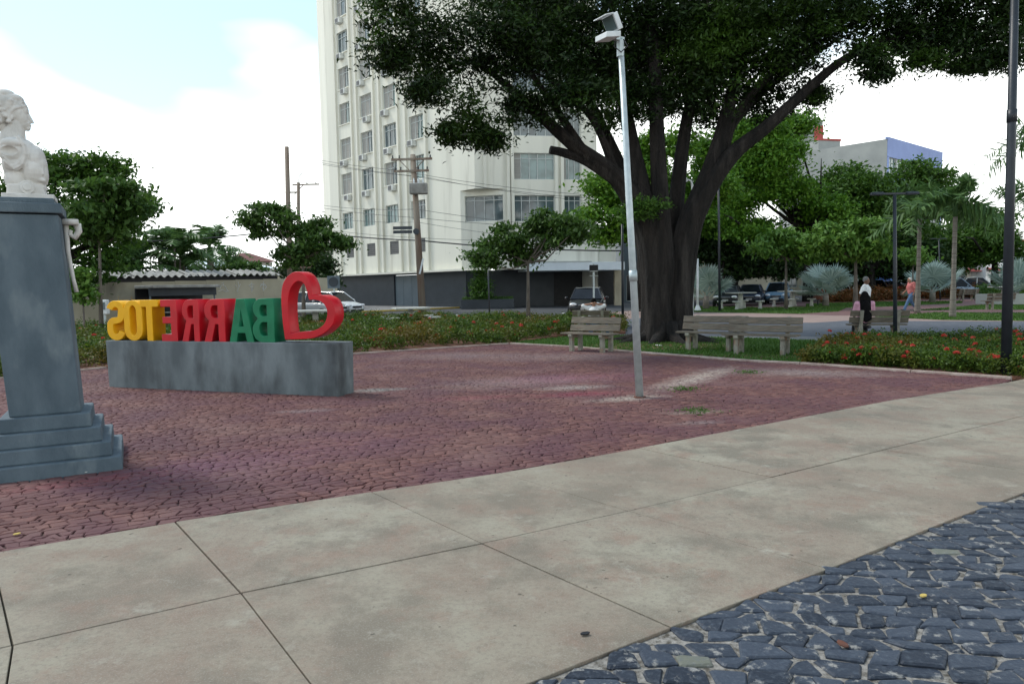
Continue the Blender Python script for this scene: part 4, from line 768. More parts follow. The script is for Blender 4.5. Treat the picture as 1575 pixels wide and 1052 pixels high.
m = MB(); m.obox(wa + dw * u0 - nw * .02 + Vector((0, 0, wallz(u0) - .002)), dw * (u1 - u0), -nw * .15, Vector((0, 0, .26 + (wallz(u1) - wallz(u0)) * .8))); m.build('shadow_gap', M['dark'], wall, world=True)
# graffiti strokes
gx = MB()
def scr(strokes):
    for s in strokes:
        pts = []
        for px, py in s:
            r = ray(px, py); c0 = Vector((0, 0, CAMH)); o_ = wa + nw * .015; pts.append(c0 + r * ((o_ - c0).dot(nw) / r.dot(nw)))
        gx.tube([tuple(p) for p in pts], .022, 5)
scr([[(338, 444), (341, 438), (346, 440), (349, 446), (352, 448)], [(336, 448), (342, 446), (348, 449), (351, 447)], [(341, 436), (344, 434), (343, 439)], [(362, 438), (366, 444), (370, 437)], [(366, 444), (365, 449)], [(367, 441), (366, 433)], [(382, 440), (386, 437), (391, 438)], [(387, 434), (387, 449)], [(384, 441), (390, 441), (388, 447)], [(400, 441), (403, 437), (407, 437), (410, 441), (406, 446), (403, 443)], [(405, 433), (405, 448)], [(401, 437), (409, 440)]])
gx.build('graffiti', M['chalk'], wall, world=True)
bs = thing('bus_shelter', 'grey roofed bus shelter with dark interior behind the letters', 'shelter', wa + dw * uw(284) + nw * 3.2); 
cx = wa + dw * uw(284) + nw * 3.0; q0, q1 = P(231, 445, cx.y - 2), P(334, 441, cx.y + 1.5)
v = Vector((q1.x - q0.x, q1.y - q0.y, 0)); vn = Vector((v.y, -v.x, 0)).normalized(); zt = P(283, 440, cx.y).z
m = MB(); m.obox(Vector((q0.x, q0.y, zt - .1)) + vn * .3, v, -vn * 1.9, Vector((0, 0, .16))); m.build('roof', M['fibro'], bs, world=True, bevel=.03)
m = MB(); m.obox(Vector((q0.x, q0.y, .02)) - vn * 1.5, v, -vn * .08, Vector((0, 0, zt - .14))); m.build('back_panel', M['dark'], bs, world=True)
m = MB(); m.obox(Vector((q0.x, q0.y, zt - .55)) - vn * .1, v, -vn * .08, Vector((0, 0, .44))); m.build('fascia', M['wall_dark'], bs, world=True)
for k in (0.02, .98):
    m = MB(); p = Vector((q0.x, q0.y, 0)) + v * k - vn * .2; m.tube([(p.x, p.y, -.02), (p.x, p.y, zt - .1)], .05, 8); m.build('post', M['door_grey'], bs, world=True)
m = MB(); m.obox(Vector((q0.x, q0.y, .42)) - vn * 1.4 + v * .1, v * .8, vn * .4, Vector((0, 0, .06))); m.build('seat', M['fibro'], bs, world=True)
def gable(name, label, a, b_, depth, ze, zr, m, mr):
    a, b_ = Vector((a.x, a.y, 0)), Vector((b_.x, b_.y, 0)); d_ = (b_ - a); L_ = d_.length; d_ = d_ / L_; n = Vector((d_.y, -d_.x, 0)); t = thing(name, label, 'house', a); q = MB(); q.obox(a + Vector((0, 0, -.08)), d_ * L_, -n * depth, Vector((0, 0, ze))); q.build('wall', m, t, world=True)
    q = MB(); A1_, B1_, C1_, D1_ = a - d_ * .4 + n * .4, b_ + d_ * .4 + n * .4, b_ + d_ * .4 - n * (depth + .4), a - d_ * .4 - n * (depth + .4); e1, e2_ = (A1_ + D1_) / 2 + d_ * 1.5, (B1_ + C1_) / 2 - d_ * 1.5; z = Vector((0, 0, ze + .0)); zz = Vector((0, 0, zr)); q.poly([A1_ + z, B1_ + z, e2_ + zz, e1 + zz]); q.poly([C1_ + z, D1_ + z, e1 + zz, e2_ + zz]); q.poly([D1_ + z, A1_ + z, e1 + zz]); q.poly([B1_ + z, C1_ + z, e2_ + zz]); q.poly([D1_ + z, C1_ + z, B1_ + z, A1_ + z]); q.build('roof', mr, t, world=True); return t
gable('house', 'white walled house behind the street wall left of the tower', P(332, 440, 64), P(424, 440, 70), 7, P(380, 412, 66).z, P(380, 398, 66).z, M['car_white'], M['car_white'])
gable('house', 'house with dark red tiled roof above the white walled house', P(372, 440, 78), P(420, 440, 80), 8, P(400, 402, 78).z, P(400, 386, 78).z, M['cream'], M['roof_tile'])
gable('house', 'small house with brown roof between street trees and tower', P(486, 440, 75), P(519, 440, 77), 8, P(500, 415, 75).z, P(500, 392, 75).z, M['beige'], M['roof_tile'])
# no entry sign, phone box, pole sign
def sign(name, label, base, z, sz, m, plate='box', polem='galv'):
    t = thing(name, label, 'sign', base); MB().tube([(0, .04, -.05), (0, .04, z + .2)], .04, 8).build('post', M[polem], t)
    if plate == 'box': MB().box((0, 0, z), sz).build('plate', m, t, bevel=.01)
    else: MB().tube([(0, .01, z), (0, -.02, z)], sz, 20).build('plate', m, t)
    return t
b0 = G(515, 486); sg = sign('road_sign', 'round grey backed road sign at the tower corner', b0, P(515, 434, b0.y).z, (.75, .04, .75), M['door_grey'], 'box'); MB().tube([(0, -.03, P(515, 434, b0.y).z), (0, -.04, P(515, 434, b0.y).z)], .3, 20).build('disc', M['wall_dark'], sg)
b0 = G(914, 495); z_ = P(913, 413, b0.y).z; sg = sign('street_sign', 'small black street sign on pale post before the black car', b0, z_, (.38, .04, .3), M['dark'])
for k in (-.12, .08): MB().box((0, -.03, z_ - .2 + k), (.36, .03, .035)).build('bracket', M['frame'], sg)
b0 = G(163, 512); ph = thing('information_totem', 'small pale blue box on a post left of the letters', 'box', b0); MB().tube([(0, 0, -.05), (0, 0, .9)], .05, 8).build('post', M['galv'], ph); MB().box((0, 0, 1.05), (.32, .25, .6)).build('box_body', M['white_metal'], ph, bevel=.05); MB().box((0, -.13, 1.1), (.2, .02, .3)).build('screen', M['door_grey'], ph)
# ------------------------------------------------------------------ utility poles and wires
def upole(label, px, pyb, pyt, r, Y=None, lean_px=0):
    b0 = G(px, pyb); 
    if Y: b0 = P(px, 470, Y); b0.z = 0
    t = thing('utility_pole', label, 'pole', b0); top = P(px + lean_px, pyt, b0.y) - b0; MB().tube([(0, 0, -.1), tuple(top)], [r * 1.2, r * .8], 12).build('pole', M['wood_pole'], t, True); return t, top, b0
tp, top, b0 = upole('wooden utility pole with transformer in front of the tower', 650, 480, 238, .21, lean_px=-15)
for z_, L_, px in ((P(634, 246, b0.y).z, 2.7, 634), (P(633, 264, b0.y).z, 2.3, 633)):
    x = P(px, 250, b0.y).x - b0.x; MB().box((x, -.2, z_), (L_, .12, .14), R(-4), ).build('cross_arm', M['wood_pole'], tp)
    for u in (-.46, -.3, .2, .45): MB().lathe([(.03, 0), (.06, .05), (.03, .09), (.06, .14), (.02, .2)], 8, (x + u * L_, -.2, z_ + .07)).build('insulator', M['wall_dark'], tp)
for s in (-1, 1):
    x = P(634, 250, b0.y).x - b0.x; z_ = P(634, 246, b0.y).z; MB().tube([(x, -.2, z_ - .9), (x + s * .8, -.2, z_ - .05)], .03, 6).build('brace', M['wood_pole'], tp)
x, z_ = P(645, 290, b0.y).x - b0.x, P(645, 292, b0.y).z
MB().box((x, -.45, z_), (1.15, .6, .7)).build('transformer_tank', M['fibro'], tp, bevel=.06)
for k in range(11): MB().box((x - .52 + k * .104, -.77, z_), (.03, .06, .6)).build('cooling_fin', M['fibro'], tp)
for k in (-.3, 0, .3): MB().lathe([(.07, 0), (.05, .1), (.08, .13), (.05, .2), (.03, .35)], 8, (x + k, -.4, z_ + .35)).build('bushing', M['white_metal'], tp)
z_ = P(640, 357, b0.y).z; x = P(640, 357, b0.y).x - b0.x
for k in (0, .26): MB().box((x - .85, -.25, z_ + k), (1.25, .04, .2)).build('street_name_plate', M['sign_blue'] if 0 else M['wall_dark'], tp)
MB().tube([(x + .05, -.22, z_), (x + .05, -.42, z_)], .2, 14).build('meter', M['wall_dark'], tp); z_ = P(645, 410, b0.y).z; MB().obox((-.15, -.3, z_ - .5), (.12, 0, 0), (.25, 0, 1.0), (0, .05, 0)).build('notice_board', M['white_metal'], tp)
t2, top2, b2 = upole('tall bare utility pole above the heart letters', 447, 480, 226, .2, 58, -6)
t3, top3, b3 = upole('shorter utility pole with long side arm above the heart', 459, 480, 281, .17, 66); 
z_ = P(475, 284, b3.y).z; MB().box((1.1, 0, z_), (2.4, .1, .12)).build('cross_arm', M['wood_pole'], t3); MB().tube([(.0, 0, z_ - .9), (.9, 0, z_)], .04, 6).build('brace', M['wood_pole'], t3); MB().box((-.1, 0, P(457, 296, b3.y).z), (1.3, .1, .12)).build('cross_arm', M['wood_pole'], t3)
for k in (.4, 1.2, 2.0): MB().lathe([(.03, 0), (.06, .06), (.02, .2)], 8, (k, 0, z_ + .06)).build('insulator', M['wall_dark'], t3)
MB().tube([(.3, 0, z_ - .3), (.6, -.2, z_ + .7), (1.1, -.6, z_ + 1.1)], .035, 6).build('lamp_arm', M['galv'], t3)
def wire(label, pts, r=.014):
    pts = [P(*p) for p in pts]; out = []
    for a, b_ in zip(pts[:-1], pts[1:]):
        for k in range(8): f = k / 8; q = a.lerp(b_, f); q.z -= (a - b_).length * .012 * 4 * f * (1 - f); out.append(tuple(q))
    out.append(tuple(pts[-1])); fin(MB().tube(out, r, 5).build('overhead_wire', M['wire']), label, 'wire', 'overhead wires')
wire('upper thin wire from tall bare pole to transformer pole top', [(60, 262, 46), (440, 236, 58), (610, 262, 51), (900, 300, 46)], .013)
wire('wire just below the top wire crossing the white tower', [(60, 268, 46), (440, 239, 58), (628, 270, 51), (900, 305, 46)], .013)
wire('third of the close upper wires crossing the tower corner', [(60, 273, 46), (441, 243, 58), (655, 273, 51), (900, 309, 46)], .013)
wire('thin wire low across the left sky toward the young tree', [(190, 330, 45), (448, 312, 58), (640, 335, 51), (960, 352, 46)], .014)
wire('single sagging wire below the transformer', [(470, 312, 66), (640, 322, 51), (960, 356, 46)], .015)
wire('thin wire under the sagging wire on the tower front', [(470, 330, 66), (642, 342, 51), (960, 380, 46)], .012)
wire('thick black bundled cable crossing the scene above the young trees', [(130, 376, 42), (200, 372, 44), (447, 352, 58), (645, 370, 51), (960, 386, 46)], .045)
wire('thin cable just above the thick black cable', [(130, 371, 42), (447, 345, 58), (645, 366, 51), (960, 368, 46)], .012)
# ------------------------------------------------------------------ vegetation
def leafcloud(name, C, size, m, parent, rg, aspect=.5, upb=.45, fold=.0, droop=0.0):
    """C (n,3) leaf centres -> one mesh of four-cornered leaves"""
    n = len(C); nr_ = rg.normal(size=(n, 3)); nr_[:, 2] += upb * 2; nr_ /= np.linalg.norm(nr_, axis=1, keepdims=True)
    d = rg.normal(size=(n, 3)); d[:, 2] -= droop; d -= nr_ * (d * nr_).sum(1, keepdims=True); d /= np.linalg.norm(d, axis=1, keepdims=True); s = np.cross(nr_, d)
    L_ = (size * rg.uniform(.6, 1.35, n))[:, None]; w = L_ * aspect
    v = np.stack([C - d * L_ / 2, C + s * w / 2 + d * L_ * .06 + nr_ * L_ * .06, C + d * L_ / 2 - nr_ * L_ * .05, C - s * w / 2 + d * L_ * .06 + nr_ * L_ * .06], 1).reshape(-1, 3)
    off = np.array(parent.location) if parent is not None else np.zeros(3)
    return link(name, npmesh(name, v - off, np.arange(4 * n).reshape(-1, 4)), m, parent)
def split_lobes(lobes, k, rg, f=.42):
    out = []
    for l in lobes:
        for i in range(k):
            d = rg.normal(size=3); d /= np.linalg.norm(d); q = .35 + .5 * rg.random(); g = f * rg.uniform(.65, 1.25); out.append((l[0] + d[0] * l[3] * q, l[1] + d[1] * l[4] * q, l[2] + d[2] * l[5] * q, l[3] * g, l[4] * g, l[5] * g * .8))
    return out
def clump_points(lobes, nclump, per, cr_, rg, flat=.45, shell=.45, low=-1.0, outline=.25):
    """lobes (x,y,z,rx,ry,rz): clump centres spread over each lobe's outer shell, leaves gathered round each clump"""
    vol = np.array([(l[3] * l[4] * l[5]) ** (2 / 3) for l in lobes]); cnt = np.maximum(2, (nclump * vol / vol.sum()).astype(int)); out = []
    for l, k in zip(lobes, cnt):
        d = rg.normal(size=(k, 3)); d /= np.linalg.norm(d, axis=1, keepdims=True); d = d[d[:, 2] > low]; r = (shell + (1 - shell) * rg.random(len(d)) ** .6) * (1 + outline * rg.uniform(-1, 1, len(d)))
        c = np.array(l[:3]) + d * r[:, None] * np.array(l[3:]); ck = cr_ * rg.uniform(.55, 1.35, len(c))
        q = rg.normal(size=(len(c), per, 3)) * np.array([.55, .55, .55 * flat]); out.append((c[:, None, :] + q * ck[:, None, None]).reshape(-1, 3))
    return np.concatenate(out)
def limbs(mb, base, lobes, r, rg, sub=2, wob=.08):
    for l in lobes:
        e = Vector(l[:3]); b = Vector(base)
        for k in range(sub):
            q = e + Vector((rg.normal() * l[3] * .45, rg.normal() * l[4] * .45, rg.normal() * l[5] * .3)); L_ = (q - b).length; m1_ = b.lerp(q, .4) + Vector(tuple(rg.normal(size=3) * wob * L_)) + Vector((0, 0, -.05 * L_)); m2_ = b.lerp(q, .75) + Vector(tuple(rg.normal(size=3) * wob * L_ * .6))
            mb.tube([tuple(b), tuple(m1_), tuple(m2_), tuple(q)], [r, r * .7, r * .42, r * .12], 7)
def tree(name, label, base, trunk, r0, lobes, nclump, per, crd, size, m, bark='bark_grey', seed=1, cat='tree', group=None, aspect=.5, flat=.45, sub=2, shell=.4, upb=.45, droop=0, low=-1.0):
    rg = np.random.default_rng(seed); t = thing(name, label, cat, base, 0, group); base = Vector(base); mb = MB(); pts = [base + Vector((0, 0, -.1))] + [Vector(p) for p in trunk]; n = len(pts)
    mb.tube([tuple(p) for p in pts], [r0 * (1.25 if k == 0 else 1 - .45 * k / (n - 1)) for k in range(n)], 10); limbs(mb, pts[-1], lobes, r0 * .5, rg, sub)
    mb.build('trunk', M[bark], t, True, world=True)
    leafcloud('crown', clump_points(split_lobes(lobes, 7, rg), nclump, per, crd * .8, rg, flat, shell, low), size, M[m], t, rg, aspect, upb, droop=droop); return t
def LB(px, py, rx, ry, Y, ryd=None):
    p = P(px, py, Y); k = Y / F; return (p.x, p.y, p.z, rx * k, ryd if ryd else (rx + ry) / 2 * k, ry * k)
# --- the big tree
rg = np.random.default_rng(77)
bt = G(1022, 526); bt.z = 0; bt.x = 4.28; bt.y = 20.3
big = thing('shade_tree', 'huge dark shade tree with many thick limbs behind the benches', 'tree', bt)
lob = [LB(622, 28, 66, 52, 17.5), LB(596, 84, 40, 24, 17.5), LB(688, 88, 72, 66, 18.5), LB(650, 148, 36, 32, 17.5), LB(728, 188, 42, 32, 18), LB(692, 206, 12, 16, 18), LB(758, 215, 16, 14, 18), LB(785, 60, 90, 80, 19), LB(806, 165, 46, 34, 19), LB(880, 80, 100, 92, 20), LB(890, 150, 62, 40, 18.5), LB(990, 70, 120, 110, 21), LB(960, 160, 60, 45, 20), LB(1060, 150, 80, 55, 21), LB(1100, 80, 120, 100, 20), LB(1200, 62, 105, 86, 20), LB(1248, 146, 22, 30, 20), LB(1178, 138, 56, 44, 21), LB(1295, 28, 84, 48, 19), LB(1385, 42, 76, 48, 19), LB(1356, 112, 18, 14, 18.5), LB(1335, 88, 26, 16, 18.5), LB(1462, 36, 84, 50, 19), LB(1430, 92, 40, 16, 18.5), LB(1492, 100, 30, 18, 18.5), LB(1552, 40, 70, 52, 18.5), LB(1540, 96, 34, 20, 18), LB(1410, 70, 60, 26, 19), LB(1500, 64, 66, 32, 18.5)]
lob += [LB(680, -80, 110, 80, 19), LB(860, -120, 160, 120, 20), LB(1060, -150, 180, 150, 21), LB(1280, -120, 170, 120, 20), LB(1480, -80, 150, 90, 19), LB(1650, -20, 120, 90, 19), LB(1000, -100, 200, 120, 26), LB(1200, -60, 200, 120, 26), LB(820, -40, 150, 110, 25), LB(1000, 90, 150, 60, 26)]
C = np.concatenate([clump_points(lob, 2500, 80, .46, rg, .5, .1, outline=.1), clump_points(split_lobes(lob, 8, rg, .36), 3000, 64, .36, rg, .5, .2, outline=.15)])
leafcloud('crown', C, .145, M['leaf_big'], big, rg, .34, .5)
mb = MB()
def limb(pix, rad):
    pts = [P(px, py, Y) for px, py, Y in pix]; out, rr = [], []
    for i in range(len(pts) - 1):
        p0, p1, p2, p3 = pts[max(i - 1, 0)], pts[i], pts[i + 1], pts[min(i + 2, len(pts) - 1)]
        for k in range(4):
            t_ = k / 4; out.append(tuple(.5 * ((2 * p1) + (p2 - p0) * t_ + (2 * p0 - 5 * p1 + 4 * p2 - p3) * t_ * t_ + (3 * p1 - p0 - 3 * p2 + p3) * t_ ** 3))); rr.append(rad[i] + (rad[i + 1] - rad[i]) * t_)
    out.append(tuple(pts[-1])); rr.append(rad[-1]); ph = rg.uniform(0, 6)
    mb.tube(out, rr, 44, True, lambda k, th: 1 + .055 * math.sin(5 * th + ph + k * .12) + .04 * math.sin(9 * th + 2 * ph - k * .2) + .035 * abs(math.sin(8.5 * th + k * .13 + ph)) + .018 * math.sin(21 * th + k * .9))
limb([(1012, 532, 20.2), (1010, 470, 20.2), (1006, 400, 20.2), (992, 345, 20.2), (950, 275, 20.0), (880, 222, 19.5), (800, 150, 19.2), (735, 95, 19)], [0.484, 0.390, 0.374, 0.312, 0.234, 0.164, 0.109, 0.039])
limb([(1046, 530, 20.3), (1044, 470, 20.3), (1050, 400, 20.3), (1062, 340, 20.3), (1092, 265, 20.3), (1120, 170, 20.5), (1150, 40, 21)], [0.406, 0.351, 0.343, 0.312, 0.234, 0.172, 0.078])
limb([(1006, 515, 20.45), (1000, 420, 20.5), (985, 340, 20.5), (945, 240, 20.8), (905, 150, 21), (870, 60, 21.5)], [0.2, 0.312, 0.234, 0.187, 0.125, 0.055])
limb([(1008, 515, 20.45), (1008, 410, 20.2), (998, 330, 20.2), (972, 220, 20.4), (950, 100, 20.6), (940, -20, 21)], [0.2, 0.296, 0.234, 0.187, 0.140, 0.062])
limb([(1020, 515, 20.45), (1020, 410, 20.1), (1016, 320, 20.1), (1010, 200, 20.1), (1005, 80, 20.3), (990, -40, 20.6)], [0.2, 0.312, 0.234, 0.195, 0.156, 0.062])
limb([(1030, 515, 20.45), (1030, 410, 20.7), (1040, 310, 20.8), (1052, 210, 21), (1072, 100, 21.3), (1090, -30, 21.6)], [0.2, 0.281, 0.211, 0.172, 0.125, 0.055])
limb([(1046, 515, 20.45), (1058, 380, 20.3), (1080, 310, 20.2), (1125, 240, 20), (1180, 195, 19.7), (1240, 140, 19.5), (1310, 85, 19.3), (1420, 45, 19), (1540, 20, 18.8)], [0.2, 0.281, 0.250, 0.203, 0.156, 0.125, 0.094, 0.062, 0.023])
limb([(1085, 300, 20.3), (1110, 220, 20.6), (1150, 160, 20.8), (1220, 105, 21), (1290, 60, 21)], [0.218, 0.172, 0.133, 0.086, 0.031])
limb([(960, 288, 20), (905, 250, 19.7), (868, 236, 19.5), (846, 231, 19.4)], [0.156, 0.125, 0.109, 0.098])
limb([(900, 236, 19.6), (850, 160, 19.4), (800, 90, 19), (760, 40, 18.8)], [0.125, 0.086, 0.055, 0.023])
limb([(945, 262, 20), (915, 190, 19.6), (870, 140, 19.2), (820, 110, 19)], [0.117, 0.078, 0.055, 0.023])
limb([(1110, 250, 20.5), (1135, 170, 20.5), (1190, 110, 20.2), (1230, 30, 20)], [0.140, 0.101, 0.070, 0.023])
mb.build('trunk', M['bark_dark'], big, True, world=True)
rt_ = MB()
for a, L_ in ((2.9, 1.3), (3.5, 1.0), (4.2, .9), (4.9, 1.0), (5.5, 1.2), (6.1, 1.0), (.4, 1.0), (1.5, .8)):
    c, s = math.cos(a), math.sin(a); rt_.tube([(c * .35, s * .35, .45), (c * .62, s * .6, .12), (c * (.6 + L_ * .5), s * (.6 + L_ * .5), .03), (c * (.6 + L_), s * (.6 + L_), -.05)], [.24, .17, .1, .05], 9)
rt_.build('root', M['bark_dark'], big, True)
tw = clump_points([LB(1000, 322, 30, 14, 19.3), LB(970, 330, 14, 10, 19.3)], 26, 40, .3, rg, .5, .2); leafcloud('shoot', tw, .13, M['leaf_mid'], big, rg, .4)
# --- layered bright trees behind
def far_tree(label, px, Y, base_py_h, lobes, nclump, per, crd, size, m, seed, r0=.3, bark='bark_dark', name='street_tree', flat=.4, trunk_top=None, **kw):
    b = P(px, 470, Y); b.z = 0; tp_ = P(px, base_py_h, Y); return tree(name, label, b, [b.lerp(tp_, .5), tp_], r0, lobes, nclump, per, crd, size, m, bark, seed, flat=flat, group='trees', **kw)
far_tree('broad bright green tree with layered canopy right of the big trunk', 1242, 58, 360, [LB(1110, 300, 90, 50, 56), LB(1190, 260, 85, 70, 56), LB(1180, 200, 60, 40, 56), LB(1245, 310, 45, 60, 57), LB(1130, 230, 60, 50, 58), LB(1080, 330, 50, 30, 55), LB(1150, 360, 100, 30, 57), LB(1220, 210, 40, 45, 57)], 1100, 62, 1.2, .30, 'leaf_bright', 21, .35)
far_tree('bright layered tree between the tower and the big trunk', 985, 44, 360, [LB(930, 300, 45, 40, 43), LB(960, 340, 50, 30, 42), LB(1010, 250, 60, 60, 45), LB(905, 330, 26, 20, 42.5), LB(1060, 300, 60, 60, 45), LB(930, 365, 30, 12, 42), LB(1010, 330, 60, 40, 43)], 600, 60, .95, .26, 'leaf_bright', 22, .3)
far_tree('dark evergreen crown low behind the parked cars', 1130, 62, 400, [LB(1120, 385, 60, 40, 62), LB(1190, 390, 70, 40, 62), LB(1080, 370, 40, 50, 62), LB(1250, 390, 60, 45, 63)], 800, 55, 1.2, .38, 'leaf_dark', 23, .35)
far_tree('rounded clipped dark bush tree beside the boundary wall', 1112, 60, 405, [LB(1113, 378, 24, 20, 60)], 60, 60, .7, .25, 'leaf_dark', 24, .2)
far_tree('wide dome shaped flat topped tree below the violet building', 1330, 62, 380, [LB(1340, 275, 80, 45, 62), LB(1400, 300, 60, 50, 62), LB(1300, 320, 60, 45, 62), LB(1360, 340, 90, 40, 63), LB(1290, 280, 30, 30, 63), LB(1440, 310, 30, 36, 62)], 800, 60, 1.25, .34, 'leaf_mid', 25, .5)
far_tree('dark leafy tree at the far right above the pale cars', 1530, 66, 400, [LB(1490, 380, 50, 35, 66), LB(1540, 360, 50, 45, 66), LB(1450, 385, 45, 40, 67), LB(1570, 385, 40, 40, 64), LB(1510, 345, 40, 25, 68)], 520, 60, 1.2, .34, 'leaf_mid', 26, .4)
far_tree('dark tree behind the light green saplings', 1340, 60, 410, [LB(1290, 395, 50, 40, 61), LB(1350, 395, 60, 35, 61), LB(1410, 395, 50, 40, 60)], 650, 56, 1.2, .36, 'leaf_dark', 27, .45)
far_tree('light green large leaved young tree by the far tables', 1209, 43, 400, [LB(1195, 372, 26, 16, 43), LB(1225, 372, 30, 18, 43), LB(1175, 385, 20, 12, 43), LB(1240, 390, 22, 14, 43)], 110, 42, .75, .36, 'leaf_light', 28, .1, 'bark_grey', 'young_tree', droop=1.2, aspect=.42)
far_tree('larger light green young tree left of the lamp post', 1316, 40, 400, [LB(1290, 365, 32, 24, 40), LB(1330, 362, 36, 26, 40), LB(1310, 385, 50, 20, 40), LB(1268, 372, 18, 14, 40)], 200, 44, .75, .34, 'leaf_light', 29, .13, 'bark_grey', 'young_tree', droop=1.2, aspect=.42)
far_tree('small yellow green sapling behind the left palm trunk', 1404, 46, 412, [LB(1404, 392, 18, 12, 46)], 26, 40, .6, .3, 'leaf_light', 30, .07, 'bark_grey', 'young_tree', droop=1)
far_tree('dark backdrop tree behind the big trunk gap', 1040, 75, 400, [LB(1040, 330, 90, 70, 75), LB(1150, 300, 100, 80, 78), LB(1010, 390, 50, 40, 74)], 500, 50, 1.5, .45, 'leaf_mid', 31, .4)
# --- young tree before the tower, tree by the heart, left trees
b = G(812, 503); far_tree('young tree with flat spreading crown in front of the tower', 812, b.y, 405, [LB(870, 348, 42, 24, 29), LB(830, 345, 34, 20, 29.5), LB(780, 370, 40, 26, 29), LB(740, 395, 26, 26, 28.5), LB(800, 395, 24, 14, 29), LB(890, 360, 24, 16, 28.5), LB(850, 375, 26, 14, 29)], 230, 44, .52, .21, 'leaf_sapling', 41, .085, 'bark_grey', 'young_tree', droop=1.3, aspect=.45)
far_tree('loose crowned young tree rising behind the red heart', 466, 31, 400, [LB(410, 335, 38, 24, 31), LB(450, 350, 28, 20, 31), LB(475, 372, 42, 26, 31), LB(520, 372, 26, 18, 31), LB(455, 395, 34, 20, 31), LB(490, 350, 14, 18, 31), LB(398, 355, 14, 12, 31)], 210, 44, .52, .22, 'leaf_sapling', 42, .09, 'bark_grey', 'young_tree', droop=1.3, aspect=.45)
b = G(157, 520); far_tree('slim sapling with broad leaves right of the pedestal', 153, b.y, 372, [LB(150, 310, 52, 40, b.y), LB(185, 335, 34, 30, b.y), LB(120, 345, 36, 30, b.y), LB(170, 290, 36, 24, b.y), LB(160, 360, 40, 18, b.y)], 150, 44, .55, .26, 'leaf_sapling', 43, .075, 'bark_grey', 'young_tree', droop=1.2, aspect=.5)
far_tree('full dark green tree behind the bust and sapling', 90, 36, 400, [LB(90, 250, 70, 36, 36), LB(140, 260, 60, 40, 36), LB(180, 290, 44, 40, 36), LB(60, 330, 70, 60, 36), LB(140, 350, 70, 60, 36), LB(200, 330, 36, 36, 36), LB(30, 270, 50, 50, 36), LB(150, 400, 50, 40, 36), LB(110, 440, 36, 26, 35), LB(30, 430, 50, 40, 37)], 430, 50, .85, .27, 'leaf_mid', 44, .25)
far_tree('bright leafy bush against the street wall right of the pedestal', 128, 26, 470, [LB(126, 455, 16, 18, 26), LB(118, 425, 14, 20, 26)], 30, 40, .4, .2, 'leaf_light', 45, .05, 'bark_grey', 'young_tree')
far_tree('climbing shrub spilling over the corrugated coping', 372, 50, 430, [LB(365, 412, 16, 10, 49.5), LB(385, 410, 14, 10, 49.5), LB(395, 418, 26, 6, 49.5), LB(345, 418, 12, 8, 49.5)], 80, 40, .6, .26, 'leaf_sapling', 46, .08, 'bark_grey', 'shrub')
far_tree('dark street shrub left of the tower corner', 490, 60, 440, [LB(490, 405, 30, 30, 60), LB(505, 440, 14, 22, 58), LB(460, 420, 30, 20, 60)], 130, 46, 1.0, .3, 'leaf_dark', 47, .12)
far_tree('tall clipped shrub in planter at the tower base', 738, 56.5, 440, [LB(738, 425, 17, 22, 55.5), LB(738, 450, 18, 14, 55.5)], 90, 60, .6, .16, 'leaf_mid', 48, .1, 'bark_grey', 'shrub')
c = P(750, 460, 55.4); pl = thing('planter_box', 'low dark planter with grass under the clipped shrub at the tower', 'planter', (c.x, c.y, 0)); MB().box((0, 0, .3), (4.0, .9, .7)).build('trough', M['wall_dark'], pl, bevel=.02); leafcloud('grass_tuft', np.random.default_rng(5).uniform((-1.9, -.4, .62), (1.9, .4, .85), (900, 3)) + np.array(pl.location), .2, M['grass'], pl, np.random.default_rng(6), .2)
# --- palms
def frond(mb, base, az, el, L_, drop, nl=26, ll=.5, w=.05, rg=None, bush=0.0):
    d0 = Vector((math.cos(az) * math.cos(el), math.sin(az) * math.cos(el), math.sin(el))); pts = []
    for k in range(nl + 1): f = k / nl; pts.append(Vector(base) + d0 * (L_ * f) + Vector((0, 0, -drop * f * f)))
    mb.tube([tuple(p) for p in pts[::3]], [.03 * (1 - .8 * i / (len(pts[::3]) - 1)) for i in range(len(pts[::3]))], 5)
    for k in range(3, nl):
        t_ = (pts[k + 1] - pts[k - 1]).normalized(); s = t_.cross(Vector((0, 0, 1))).normalized(); u_ = s.cross(t_); l_ = ll * math.sin(math.pi * (.12 + .8 * k / nl)) 
        for sg_ in (-1, 1):
            a = rg.uniform(-.5, .3) + (rg.uniform(-1.4, 1.4) if bush else 0); q = (s * sg_ * math.cos(a) + u_ * math.sin(a) + t_ * .55).normalized(); e = pts[k] + q * l_ + Vector((0, 0, -.25 * l_)); ww = t_ * w; mb.poly([pts[k] - ww * .5, pts[k] + ww * .5, (pts[k] + e) / 2 + ww * .6, e, (pts[k] + e) / 2 - ww * .6])
